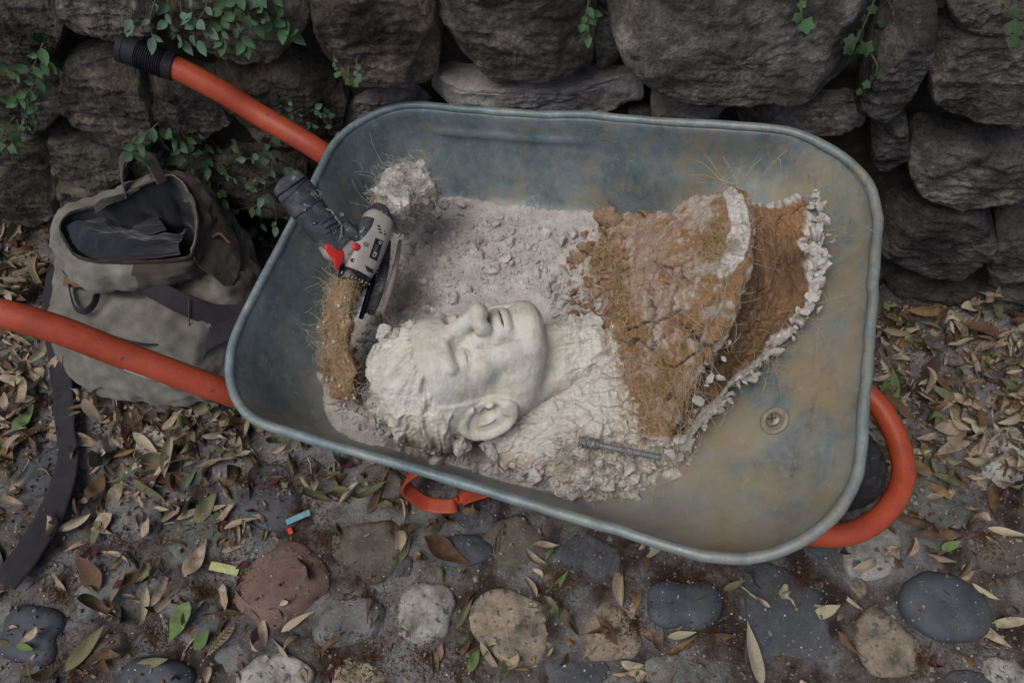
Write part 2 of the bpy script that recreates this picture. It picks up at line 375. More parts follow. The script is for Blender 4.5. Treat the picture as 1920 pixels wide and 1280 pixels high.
P = groundpts(5200, g3); P = P[(P[:, 2] < .013) | (g3.uniform(size=len(P)) < .25)]; V, F = scatter(rv, rf, P, g3.gamma(2., .0009, len(P))+.0007, rotmats(len(P), g3)); setp(mk('grit', V, F, m_grit, smooth=False), kind='stuff')
P = groundpts(1300, g3); V, F = scatter(rv, rf, P+[0, 0, .001], g3.gamma(1.6, .0005, len(P))+.0004, rotmats(len(P), g3)); setp(mk('white_crumbs', V, F, m_white, smooth=False), kind='stuff')
fl = [(690, 1110, 60), (700, 1230, 80), (560, 960, 60), (420, 1060, 45), (230, 1010, 60), (110, 1110, 60), (1310, 1080, 55), (1330, 1190, 60), (1500, 1090, 30), (1720, 1240, 50), (1840, 1010, 50), (1190, 1170, 40), (900, 930, 60), (520, 900, 60), (610, 1010, 40), (290, 1190, 40), (140, 1260, 60), (800, 1230, 50), (640, 1240, 60), (1050, 1090, 40), (1180, 1010, 50), (380, 1110, 30), (1860, 1200, 50), (300, 880, 60), (860, 1270, 60)]
O = []
for x, y, r in fl:
    for k in range(480):
        a = g3.uniform(0, 6.28); q = r*abs(g3.normal())*.75; p = at(x+q*math.cos(a), y+q*math.sin(a), 0); z, _ = gheight(p[0], p[1]); 
        if z < .015: O.append((p[0], p[1], z+.001))
O = np.array(O); D = unit(g3.normal(size=(len(O), 3))*[1, 1, .35]); P = strands(O, D, g3.uniform(.004, .014, len(O)), 4, .9, .02, 5)
V, F = fibre(P, g3.uniform(.0003, .0008, len(O))); setp(mk('brown_fluff', V, F, m_fluff), kind='stuff')

# ------------------------------------------------------------------ dry stone wall
m_st = dict(
 dark=M('stone_dark', [(.055, .05, .044), (.12, .11, .098), (.19, .177, .16), (.33, .31, .28)], 13, .85, 1., 120, rnd=.34, fine=.5, dist=.02, contrast=(.36, .64), speck=(60, .70, (.25, .235, .21))),
 brown=M('stone_brown', [(.05, .043, .034), (.11, .096, .078), (.18, .158, .13), (.30, .27, .22)], 13, .9, 1., 120, rnd=.32, fine=.5, dist=.02, contrast=(.36, .64)),
 moss=M('stone_mossy', [(.035, .034, .024), (.075, .07, .052), (.125, .115, .088), (.19, .175, .14)], 13, .95, .8, 90, rnd=.2, fine=.4, dist=.015, contrast=(.34, .66)),
 pale=M('stone_pale', [(.13, .115, .105), (.26, .24, .22), (.38, .36, .335)], 14, .95, .7, 120, rnd=.1, fine=.3, dist=.012))
WS = -.1157; wd = unit([1, WS, 0]); wn = unit([WS, -1, 0]); WO = np.array([0, .95, 0])
wall = empty('stone_wall', tuple(WO), label='old dry stone wall of rough dark blocks behind the wheelbarrow', cat='wall')
def onwall(px, py, off=0.):
    p = onplane(px, py, WO+wn*off, wn); return p
def wcoord(p): return (p-WO) @ wd, p[2]
stones = [
 ([(-40, -40), (90, -40), (118, 55), (95, 108), (40, 112), (-40, 80)], 'brown', .05), ([(100, -50), (296, -50), (310, 55), (245, 76), (150, 62), (112, 30)], 'dark', .055),
 ([(304, -50), (560, -50), (570, 55), (520, 108), (445, 116), (370, 102), (318, 66)], 'moss', .05), ([(574, -60), (800, -60), (820, 55), (812, 148), (760, 160), (640, 152), (604, 108), (590, 40)], 'brown', .065),
 ([(812, -60), (1085, -60), (1108, 55), (1102, 125), (1040, 142), (905, 147), (832, 116), (822, 50)], 'dark', .075), ([(1160, -60), (1620, -60), (1636, 80), (1602, 166), (1520, 186), (1440, 183), (1330, 192), (1232, 166), (1172, 120), (1150, 50)], 'dark', .085),
 ([(1690, 25), (1756, 18), (1750, 90), (1728, 140), (1700, 182), (1668, 228), (1612, 226), (1622, 160), (1660, 80)], 'dark', .08),
 ([(1762, -60), (1980, -60), (1980, 48), (1850, 60), (1790, 42)], 'dark', .06), ([(1764, 62), (1980, 60), (1980, 230), (1830, 214), (1745, 182), (1742, 120)], 'dark', .075),
 ([(-40, 118), (100, 124), (130, 190), (85, 240), (-40, 238)], 'moss', .045), ([(125, 122), (228, 108), (280, 190), (292, 260), (240, 282), (160, 252), (112, 190)], 'brown', .06),
 ([(258, 128), (395, 150), (432, 230), (340, 284), (296, 230)], 'dark', .04), ([(402, 128), (530, 118), (620, 168), (608, 250), (500, 284), (428, 222)], 'brown', .045),
 ([(655, 196), (720, 178), (800, 176), (806, 196), (700, 232), (650, 254)], 'pale', .012), ([(820, 158), (1000, 156), (1190, 166), (1192, 222), (1000, 214), (816, 200)], 'pale', .055),
 ([(1228, 186), (1350, 194), (1356, 236), (1225, 226)], 'pale', .045), ([(1374, 200), (1608, 188), (1612, 268), (1560, 262), (1372, 240)], 'dark', .02),
 ([(1640, 236), (1698, 222), (1706, 290), (1680, 336), (1632, 300)], 'dark', .055), ([(1730, 268), (1980, 250), (1980, 394), (1850, 402), (1722, 358), (1708, 316)], 'dark', .07),
 ([(1662, 392), (1838, 397), (1868, 450), (1846, 520), (1740, 522), (1656, 486)], 'dark', .065), ([(1874, 420), (1980, 405), (1980, 545), (1852, 524)], 'dark', .055),
 ([(1668, 532), (1800, 540), (1980, 556), (1980, 612), (1780, 592), (1684, 572)], 'moss', .045), ([(-40, 244), (86, 258), (98, 312), (-40, 322)], 'moss', .045),
 ([(92, 262), (232, 280), (240, 330), (200, 352), (106, 332)], 'moss', .05), ([(-40, 326), (90, 328), (112, 400), (60, 424), (-40, 412)], 'moss', .045),
 ([(112, 342), (250, 355), (244, 420), (118, 400)], 'moss', .05), ([(244, 310), (398, 300), (420, 395), (300, 404)], 'moss', .04), ([(402, 300), (560, 290), (560, 415), (424, 420)], 'brown', .035),
 ([(-40, 420), (100, 430), (104, 470), (-40, 470)], 'moss', .04), ([(620, 160), (650, 190), (640, 250), (600, 240)], 'brown', .03), ([(1112, 0), (1150, 10), (1160, 110), (1120, 140)], 'dark', .015)]
occ = []; sidx = 0
wsol = []
def wstone(Q, kd, D, hi):
    global sidx; sidx += 1
    V, F, c = blob(Q, WO, wd, EZ, wn, D, 500+sidx, 46 if hi else 12, 136 if hi else 36, 14, .005, 16, .09, chips=.009, smooth=0, strata=.005, facets=9 if hi else 5, grow=1.05)
    wpart('stone', V, F, m_st[kd], wall); wsol.append((V, F))
    occ.append((Q[:, 0].min(), Q[:, 0].max(), Q[:, 1].min(), Q[:, 1].max()))
for poly, kd, D in stones:
    Q = []
    for x, y in poly:
        p = onwall(x, y, D*.7); s, z = wcoord(p); Q.append((s, z))
    Q = np.array(Q); wstone(Q, kd, D, True)
# the rest of the wall: courses where no traced stone stands
g4 = np.random.default_rng(8); z = -.02
while z < 1.45:
    h = g4.uniform(.11, .19); s = -2.3
    while s < 2.3:
        wdt = g4.uniform(.14, .34); a = (s+.008, s+wdt-.008, z+.006, z+h-.006); s += wdt
        def ov(b): return max(0, min(a[1], b[1])-max(a[0], b[0]))*max(0, min(a[3], b[3])-max(a[2], b[2]))
        if sum(ov(b) for b in occ) > .12*(a[1]-a[0])*(a[3]-a[2]): continue
        x0, x1, z0, z1 = a; mx, mz = (x0+x1)/2, (z0+z1)/2; j = lambda: g4.uniform(-.012, .012)
        Q = np.array([(x0+j(), z0+j()), (mx+j(), z0+j()), (x1+j(), z0+j()), (x1+j(), mz+j()), (x1+j(), z1+j()), (mx+j(), z1+j()), (x0+j(), z1+j()), (x0+j(), mz+j())])
        n0 = len(occ); wstone(Q, g4.choice(['dark', 'brown', 'moss']), g4.uniform(.03, .06), False); occ.pop()
    z += h
# earth core behind the stones
m_core = M('wall_earth', [(.018, .014, .011), (.04, .032, .025), (.065, .054, .043)], 18, .98, .8, 90, fine=.4)
nu, nv = 420, 150; U, Z = np.meshgrid(np.linspace(-2.4, 2.4, nu), np.linspace(-.05, 1.5, nv), indexing='ij'); U, Z = U.ravel(), Z.ravel()
V = WO+U[:, None]*wd+Z[:, None]*EZ-wn*.012; V = V+wn*(.016*fbm(V, 14, 4, 40)+.008*fbm(V, 60, 3, 41, True))[:, None]
bk = WO+U[:, None]*wd+Z[:, None]*EZ-wn*.4
A = V.reshape(nu, nv, 3); B = bk.reshape(nu, nv, 3)
core = np.concatenate([A, B[:, ::-1]], 1).reshape(-1, 3); wpart('earth_core', core, gridF(nu, 2*nv, cv=True)[:, ::-1], m_core, wall); wsol.append((V, gridF(nu, nv)))
WV, WF = join(wsol); wtree = BVHTree.FromPolygons([tuple(v) for v in WV], [tuple(f) for f in WF.tolist()])
def wallhit(px, py):
    d = Vector(ray(px, py)).normalized(); h = wtree.ray_cast(Vector(CO), d)
    return (np.array(h[0]), np.array(h[1])) if h[0] else (onwall(px, py), wn)
# ------------------------------------------------------------------ wheelbarrow
TM = np.array((Matrix.Rotation(R(-17.484), 3, 'Z') @ Matrix.Rotation(R(-8.568), 3, 'Y') @ Matrix.Rotation(R(1.259), 3, 'X'))); TT = np.array([.05, .539, .557])
def t2w(L): return np.asarray(L, float) @ TM.T+TT
def ontray(px, py, wv):
    return TM.T @ (onplane(px, py, TT+TM[:, 2]*wv, TM[:, 2])-TT)
def steel():
    m = bpy.data.materials.new('galvanised_steel'); m.use_nodes = True; t = m.node_tree; N = t.nodes; L = t.links; b = N['Principled BSDF']
    tc = N.new('ShaderNodeTexCoord'); sp = N.new('ShaderNodeSeparateXYZ'); L.new(tc.outputs['Object'], sp.inputs[0])
    def noise(sc, de, ro, st=(1, 1, 1), dist=0.):
        mp = N.new('ShaderNodeMapping'); mp.inputs['Scale'].default_value = st; L.new(tc.outputs['Object'], mp.inputs[0])
        n = N.new('ShaderNodeTexNoise'); n.inputs['Scale'].default_value = sc; n.inputs['Detail'].default_value = de; n.inputs['Roughness'].default_value = ro; n.inputs['Distortion'].default_value = dist; L.new(mp.outputs[0], n.inputs['Vector']); return n.outputs['Fac']
    def ramp(f, st):
        r = N.new('ShaderNodeValToRGB'); L.new(f, r.inputs[0]); e = r.color_ramp.elements
        while len(e) < len(st): e.new(.5)
        for i, (p, c) in enumerate(st): e[i].position = p; e[i].color = (*(c if isinstance(c, tuple) else (c, c, c)), 1)
        return r.outputs[0]
    def mth(op, a, c, cl=False):
        x = N.new('ShaderNodeMath'); x.operation = op; x.use_clamp = cl
        for i, v in enumerate((a, c)):
            if isinstance(v, (int, float)): x.inputs[i].default_value = v
            else: L.new(v, x.inputs[i])
        return x.outputs[0]
    def mix(f, a, c, bt='MIX'):
        x = N.new('ShaderNodeMix'); x.data_type = 'RGBA'; x.blend_type = bt
        for s, v in ((0, f), (6, a), (7, c)):
            if isinstance(v, (int, float)): x.inputs[s].default_value = v
            elif isinstance(v, tuple): x.inputs[s].default_value = (*v, 1)
            else: L.new(v, x.inputs[s])
        return x.outputs[2]
    base = ramp(noise(9, 8, .65), [(.32, (.10, .145, .16)), (.5, (.17, .225, .235)), (.68, (.27, .325, .325))])
    base = mix(.5, base, ramp(noise(60, 8, .75), [(.3, (.5, .5, .5)), (.7, (1.4, 1.4, 1.4))]), 'MULTIPLY')
    # tan film: heavier towards the wheel end
    u = sp.outputs[0]; v = sp.outputs[1]; w_ = sp.outputs[2]
    grad = mth('MULTIPLY', mth('ADD', u, .45, True), .15)
    nearlow = mth('MULTIPLY', mth('MULTIPLY', mth('SUBTRACT', -.03, w_, True), mth('SUBTRACT', -.12, v, True)), 16.)
    frontlow = mth('MULTIPLY', mth('SUBTRACT', .12, v, True), mth('MULTIPLY', mth('ADD', u, -.02, True), .4))
    tn = mth('ADD', mth('ADD', noise(8, 10, .72, (1, 1, .6), .15), grad), frontlow)
    tm = mth('MULTIPLY', ramp(tn, [(.575, 0), (.64, .5), (.74, .8)]), ramp(mth('MULTIPLY', mth('ADD', w_, .02), 40.), [(0, 1), (.8, .25)]))
    tm2 = mth('MULTIPLY', ramp(mth('ADD', noise(30, 10, .82, (1.6, .6, 1)), grad), [(.58, 0), (.74, .6)]), 1.)
    base = mix(mth('MAXIMUM', tm, tm2), base, (.37, .285, .155))
    # rust-tan line and blotches low contrast
    base = mix(mth('MULTIPLY', ramp(noise(16, 6, .7, dist=.3), [(.62, 0), (.70, .55)]), 1.), base, (.23, .155, .085))
    # pale plaster scuffs at the handle end and on the bottom
    left = mth('MULTIPLY', mth('SUBTRACT', -.20, u, True), .45)
    low = mth('MULTIPLY', mth('SUBTRACT', -.12, w_, True), 2.2)
    sc = mth('ADD', mth('ADD', noise(30, 10, .78, (1, 1, 1), .1), left), low)
    base = mix(ramp(sc, [(.66, 0), (.73, .6)]), base, (.43, .43, .42))
    base = mix(mth('MULTIPLY', ramp(mth('ADD', noise(14, 8, .7), nearlow), [(.5, 0), (.8, .75)]), 1.), base, (.34, .325, .30))
    base = mix(mth('MULTIPLY', ramp(noise(1, 5, .7, (9, 150, 60)), [(.57, 0), (.70, .75)]), ramp(noise(5, 4, .6), [(.42, 0), (.6, 1)])), base, (.36, .36, .34))
    base = mix(mth('MULTIPLY', ramp(noise(1, 5, .7, (120, 10, 40)), [(.59, 0), (.70, .65)]), ramp(noise(6, 4, .6), [(.45, 0), (.62, 1)])), base, (.09, .1, .105))
    base = mix(ramp(noise(85, 6, .8), [(.60, 0), (.65, .6)]), base, (.4, .395, .37))
    base = mix(ramp(noise(150, 4, .6), [(.70, 0), (.73, .7)]), base, (.4, .38, .33))
    L.new(base, b.inputs['Base Color']); b.inputs['Metallic'].default_value = .25
    L.new(ramp(noise(20, 6, .7), [(.3, .4), (.7, .66)]), b.inputs['Roughness']); b.inputs['Specular IOR Level'].default_value = .5
    bp = N.new('ShaderNodeBump'); bp.inputs['Strength'].default_value = .12; bp.inputs['Distance'].default_value = .004; L.new(noise(70, 8, .7), bp.inputs['Height']); L.new(bp.outputs[0], b.inputs['Normal'])
    return m
m_steel = steel()
m_orange = M('orange_paint', [(.33, .055, .025), (.44, .075, .032), (.5, .10, .05)], 14, .42, .1, 220, spec=.45, fine=.12, rnd=0, speck=(60, .68, (.09, .07, .065)))
m_rubber = M('black_rubber', [(.012, .012, .014), (.022, .022, .025)], 50, .6, .25, 260, fine=.2)
m_tyre = M('dusty_tyre', [(.016, .016, .018), (.05, .048, .045)], 40, .85, .4, 200, speck=(200, .66, (.14, .13, .12)))
m_bolt = M('zinc', [(.2, .19, .16), (.36, .33, .27)], 60, .45, .15, 200, metal=.5)
barrow = empty('wheelbarrow', (TT[0], TT[1], 0), label='metal tray wheelbarrow with orange tube frame standing on the cobbles', cat='wheelbarrow')
tray_e = bpy.data.objects.new('tray', None)  # replaced below by the mesh itself
bpy.data.objects.remove(tray_e)
def perim(u0, u1, hb, hf, rb, rf, na=18, ns=26):
    """rounded trapezoid in (u,v), fixed topology, counter-clockwise from front far corner"""
    C = [(u1, hf, rf), (u0, hb, rb), (u0, -hb, rb), (u1, -hf, rf)]; n = 4; out = []
    for i in range(4):
        p0 = np.array(C[i-1][:2]); p = np.array(C[i][:2]); p2 = np.array(C[(i+1) % 4][:2]); r = C[i][2]
        a, b = unit(p0-p), unit(p2-p); ang = math.acos(a @ b); d = r/math.tan(ang/2); c = p+unit(a+b)*(r/math.sin(ang/2))
        s, e = p+a*d, p+b*d; a0 = math.atan2(*(s-c)[::-1]); a1 = math.atan2(*(e-c)[::-1]); da = (a1-a0+math.pi) % (2*math.pi)-math.pi
        arc = [c+r*np.array([math.cos(a0+da*t), math.sin(a0+da*t)]) for t in np.linspace(0, 1, na)]
        out.append((arc, e))
    pts = []
    for i in range(4):
        arc, e = out[i]; nxt = out[(i+1) % 4][0][0]; pts += arc; pts += [e+(nxt-e)*t for t in np.linspace(0, 1, ns+2)[1:-1]]
    return np.array(pts)
LAY = [(0, -.431, .430, .296, .331, .13, .16), (-.010, -.4275, .426, .292, .327, .127, .157), (-.06, -.411, .382, .288, .318, .125, .155), (-.11, -.392, .315, .274, .295, .118, .145),
       (-.145, -.372, .262, .262, .278, .11, .135), (-.168, -.352, .215, .25, .262, .105, .13), (-.182, -.322, .165, .226, .234, .1, .12), (-.188, -.275, .10, .18, .185, .085, .10), (-.190, -.2, .02, .10, .10, .05, .05), (-.190, -.1, -.06, .01, .01, .004, .004)]
LA = catmull(np.array(LAY), 80)
def trayring(l): q = perim(*l[1:]); return np.c_[q, np.full(len(q), l[0])]
rings = np.array([trayring(l) for l in LA]); NP = rings.shape[1]
inner = rings.reshape(-1, 3)
# pressed bead along the far side and slight dents
def dent(V):
    V = V.copy(); side = sstep(.2, .26, V[:, 1]); dv = np.exp(-((V[:, 2]+.045)/.006)**2)*sstep(-.30, -.27, V[:, 0])*sstep(.0, -.03, V[:, 0])
    V[:, 1] -= .005*dv*side
    near = sstep(-.2, -.26, V[:, 1]); V[:, 1] += .005*np.exp(-((V[:, 2]+.045)/.006)**2)*sstep(-.30, -.27, V[:, 0])*sstep(.0, -.03, V[:, 0])*near
    V = V+.0022*np.stack([vnoise(V*9, 61), vnoise(V*9, 62), vnoise(V*7, 63)], 1)
    return V
outer = rings.copy(); cen = outer.mean(1, keepdims=True); cen[..., 2] = 0
outer[..., :2] += unit(outer[..., :2]-cen[..., :2])*.002; outer[..., 2] -= .002*np.linspace(0, 1, len(LA))[:, None]
allr = np.concatenate([rings[::-1], outer], 0); V = dent(allr.reshape(-1, 3)); F = gridF(len(allr), NP, cv=True)
trayM = Matrix([[*TM[0], 0], [*TM[1], 0], [*TM[2], TT[2]], [0, 0, 0, 1]])
def tpart(name, V, F, m, parent=None, smooth=True, local=True):
    V = np.asarray(V, float) if local else (np.asarray(V)-TT) @ TM
    o = mk(name, V, F, m, None, smooth); o.parent = parent or barrow
    if parent is None or parent is barrow: o.matrix_local = trayM
    return o
tray = tpart('tray', V, F[:, ::-1], m_steel)
# rolled rim
P0 = dent(trayring((0.002, -.431, .430, .296, .331, .13, .16))); P0[:, :2] += unit(P0[:, :2]-[0, 0])*.0
T = unit(np.roll(P0, -1, 0)-np.roll(P0, 1, 0)); B = np.array([0, 0, 1.]); Nn = np.cross(T, B); k = 12; a = np.arange(k)*2*math.pi/k
rr = .0070; cx = P0+Nn*(.0055 if (Nn[0] @ P0[0]) > 0 else -.0055)
V = cx[:, None]+rr*(Nn[:, None]*np.cos(a)[:, None]+B*np.sin(a)[:, None]*.95); V = V.reshape(-1, 3); V += (.0012*vnoise(V*40, 66))[:, None]
tpart('rolled_rim', V, gridF(NP, k, True, True), m_steel, tray)
def tray_z_solid():
    A = t2w(dent(inner)); return A, gridF(len(LA), NP, cv=True)
tv, tf = tray_z_solid(); ttree = BVHTree.FromPolygons([tuple(v) for v in tv], [tuple(f) for f in tf.tolist()])
def onsteel(px, py):
    d = Vector(ray(px, py)).normalized(); h = ttree.ray_cast(Vector(CO), d); return np.array(h[0]), np.array(h[1])
# bolt with washer
p, n = onsteel(1453, 789); n = n if n[2] > 0 else -n
V, F = lathe([(0.0005, .0001), (.0005, .0205), (.003, .0200), (.0042, .017), (.003, .0125), (.0018, .0118), (.0024, .011), (.0052, .0098), (.0072, .006), (.0078, .0001)], p, n)
wb = tpart('washer', V, F, M('tan_washer', [(.22, .19, .14), (.3, .27, .21)], 60, .6, .2), tray, local=False)
V, F = lathe([(0.002, .0001), (.0045, .0112), (.0072, .009), (.0085, .004), (.0087, .0001)], p, n)
sl = tpart('bolt_head', V, F, m_bolt, tray, local=False)
m_dark = M('dark_metal', [(.02, .02, .02), (.04, .04, .04)], 30, .5)
ax = unit(np.cross(n, [0, 1, .2])); ay = np.cross(n, ax)
for q in (ax, ay):
    V, F = tube([p+n*.0092-q*.006, p+n*.0092+q*.006], .0009, 4, 6); tpart('bolt_slot', V, F, m_dark, tray, local=False)
# frame
u_ = unit([TM[0, 0], TM[1, 0], 0]); v_ = np.array([-u_[1], u_[0], 0])
def fr(t, s, z): return np.array([TT[0], TT[1], 0])+u_*t+v_*s+np.array([0, 0, z])
near = [fr(-.075, -.215, .298), fr(-.30, -.20, .282), fr(-.372, -.236, .345), at(420, 733, .455)-[0, 0, 0], at(230, 664, .545), at(110, 618, .595), at(-10, 584, .632), at(-120, 560, .65), at(-260, 530, .66)]
far = [fr(-.1, .18, .298), fr(-.345, .20, .292), fr(-.418, .205, .385), at(612, 292, .475), at(480, 212, .53), at(415, 172, .565), at(330, 128, .60), at(268, 106, .615), at(222, 88, .63)]
hoop = [fr(.18, -.135, .25), fr(.38, -.158, .235), fr(.50, -.158, .228), fr(.575, -.138, .225), fr(.632, -.085, .225), fr(.660, -.01, .225), fr(.64, .07, .225), fr(.59, .13, .225), fr(.50, .158, .228), fr(.38, .158, .235), fr(.18, .135, .25)]
path = np.vstack([np.array(near[1:][::-1]), [near[0]], [fr(.05, -.16, .29)], hoop, [fr(.05, .15, .29)], [far[0]], np.array(far[1:])])
V, F = tube(path, .0195, 420, 22); frame = wpart('tube_frame', V, F, m_orange, barrow)
def grip(a, b, nm='grip'):
    a, b = np.array(a), np.array(b); L_ = np.linalg.norm(b-a); ts = np.linspace(0, L_, 170)
    r = .0225+.0013*np.sin(ts/L_*2*math.pi*26)*((ts > .015) & (ts < L_-.03)); r[-22:] = .0235; r[-6:] = np.linspace(.0235, .017, 6); r[0] = .019; r = np.append(r, .0001); ts = np.append(ts, L_+.001)
    V, F = lathe(np.c_[ts, r], a, b-a, 28); V = V-np.array(barrow.location); o = mk(nm, V, F, m_rubber, None); o.parent = frame; return o
grip(at(328, 127, .601), at(222, 88, .631)); grip(at(-6, 585, .631), at(-260, 530, .66))
# sticker on the near handle
def onhandle(tt, ang):
    P = catmull([at(420, 733, .455), at(230, 664, .545), at(110, 618, .595), at(-10, 584, .632)], 100); i = int(tt*99); T = unit(P[min(i+1, 99)]-P[max(i-1, 0)]); N1 = unit(np.cross(T, [0, 0, 1.])); N2 = np.cross(N1, T)
    return P[i]+.0199*(N1*math.cos(ang)+N2*math.sin(ang))
V = np.array([onhandle(tt, an) for tt in np.linspace(.345, .205, 12) for an in np.linspace(-.62, .22, 7)])
side = 1
V2 = V
m_paper = M('white_sticker', [(.62, .62, .6), (.72, .72, .7)], 60, .6, .05)
# choose the side towards the camera
def hs(an0, an1, t0, t1, m, nm, par, r=.0201):
    P = catmull([at(420, 733, .455), at(230, 664, .545), at(110, 618, .595), at(-10, 584, .632)], 200); out = []
    for tt in np.linspace(t0, t1, 12):
        i = int(tt*199); T = unit(P[min(i+1, 199)]-P[max(i-1, 0)]); N1 = unit(np.cross(T, [0, 0, 1.])); N1 = N1 if N1[1] < 0 else -N1; N2 = np.array([0, 0, 1.])-T*T[2]; N2 = unit(N2)
        out += [P[i]+r*(N1*math.cos(a)+N2*math.sin(a)) for a in np.linspace(an0, an1, 7)]
    o = mk(nm, np.array(out)-np.array(barrow.location), gridF(12, 7), m, None); o.parent = par; return o
st = hs(-.75, .12, .17, .31, m_paper, 'sticker', frame)
for a0, a1, t0, t1 in ((-.25, -.15, .19, .235), (-.45, -.3, .195, .21), (-.15, -.05, .2, .22)): hs(a0, a1, t0, t1, m_dark, 'printed_mark', frame, .0204)
# legs: flat U brackets, wheel, axle
def leg(sg):
    o = fr(0, 0, 0); P = [fr(-.02, sg*.155, .31), at(766, 892, .10) if sg < 0 else fr(-.17, .26, .12), at(792, 940, .022) if sg < 0 else fr(-.16, .27, .022), at(848, 948, .016) if sg < 0 else fr(-.09, .27, .016), at(886, 928, .03) if sg < 0 else fr(-.05, .27, .03), fr(.13, sg*.155, .29)]
    P = catmull(P, 70); T = np.gradient(P, axis=0); N = unit(np.cross(T, v_)); V, F = ribbon(P[::6], N[::6], .030, 80, .005); wpart('leg', V, F, m_orange, barrow)
leg(-1); leg(1)
wc = fr(.445, -.03, .19); wax = unit(v_+np.array([0, 0, 0.]))
pr = [(-.04, .118), (-.042, .135), (-.042, .155), (-.036, .170), (-.02, .1795), (0, .182), (.02, .1795), (.036, .170), (.042, .155), (.042, .135), (.04, .118), (-.04, .118)]
wheel = empty('wheel', tuple(wc-np.array(barrow.location))); wheel.parent = barrow
V, F = lathe(catmull(pr, 50), wc, wax, 200); d = V-wc; rad = np.linalg.norm(d-np.outer(d @ wax, wax), axis=1); an = np.arctan2(d[:, 2], d @ u_); ax_ = d @ wax
tread = (rad > .165)*.004*np.sign(np.sin(an*34+np.abs(ax_)*120))*(np.abs(np.abs(ax_)-.018) > .004); rd = unit(d-np.outer(ax_, wax)); V = V+rd*tread[:, None]
o = mk('tyre', V-wc, F, m_tyre); o.parent = wheel
V, F = lathe([(-.03, .118), (-.034, .11), (-.01, .1), (-.008, .04), (-.045, .035), (-.045, .001), (.045, .001), (.045, .035), (.008, .04), (.01, .1), (.034, .11), (.03, .118)], wc, wax, 60); o = mk('rim', V-wc, F, m_bolt); o.parent = wheel
V, F = tube([wc-wax*.13, wc+wax*.13], .008, 4, 12); wpart('axle', V, F, m_bolt, barrow)
for sg in (-1, 1):
    V, F = tube([wc+wax*.122*sg, wc+wax*.13*sg+[0, 0, .04]], .012, 8, 10); wpart('axle_bracket', V, F, m_orange, barrow)
# ------------------------------------------------------------------ clay bust lying in the tray
def surface_nets(Fd, org, h):
    nx, ny, nz = Fd.shape; s = Fd < 0
    cnt = np.zeros((nx-1, ny-1, nz-1)); acc = np.zeros((nx-1, ny-1, nz-1, 3)); sl = lambda a, n: slice(a, n-1+a)
    for ax in range(3):
        for b in (0, 1):
            for c in (0, 1):
                o = [0, 0, 0]; o[(ax+1) % 3] = b; o[(ax+2) % 3] = c; e = o.copy(); e[ax] = 1
                A = Fd[sl(o[0], nx), sl(o[1], ny), sl(o[2], nz)]; B = Fd[sl(e[0], nx), sl(e[1], ny), sl(e[2], nz)]
                m = (A < 0) != (B < 0); t = np.where(m, A/np.where(m, A-B, 1), 0)
                for k in range(3): acc[..., k] += m*(o[k]+(t if k == ax else 0))
                cnt += m
    idx = -np.ones(cnt.shape, np.int64); cells = np.argwhere(cnt > 0); idx[tuple(cells.T)] = np.arange(len(cells))
    V = (cells+acc[tuple(cells.T)]/cnt[tuple(cells.T)][:, None])*h+org; Fs = []
    for ax in range(3):
        a1, a2 = (ax+1) % 3, (ax+2) % 3; S0 = np.moveaxis(s, (ax, a1, a2), (0, 1, 2)); I = np.moveaxis(idx, (ax, a1, a2), (0, 1, 2))
        ch = S0[:-1, 1:-1, 1:-1] != S0[1:, 1:-1, 1:-1]; p = np.argwhere(ch); x, y, z = p[:, 0], p[:, 1]+1, p[:, 2]+1
        q = np.stack([I[x, y-1, z-1], I[x, y, z-1], I[x, y, z], I[x, y-1, z]], 1); flip = ~S0[x, y, z]
        q[flip] = q[flip][:, ::-1]; Fs.append(q)
    return V, np.concatenate(Fs)
HB = np.array([[0.19930364747644306, -0.024441446684090408, -0.9796329270630788], [-0.9356069092885843, 0.29253385474077825, -0.19764527599201878], [0.2914065328602755, 0.9559427595387114, 0.03543547786983031]])
HO = np.array([-.068, .436, .462]); HS = 1.043/100
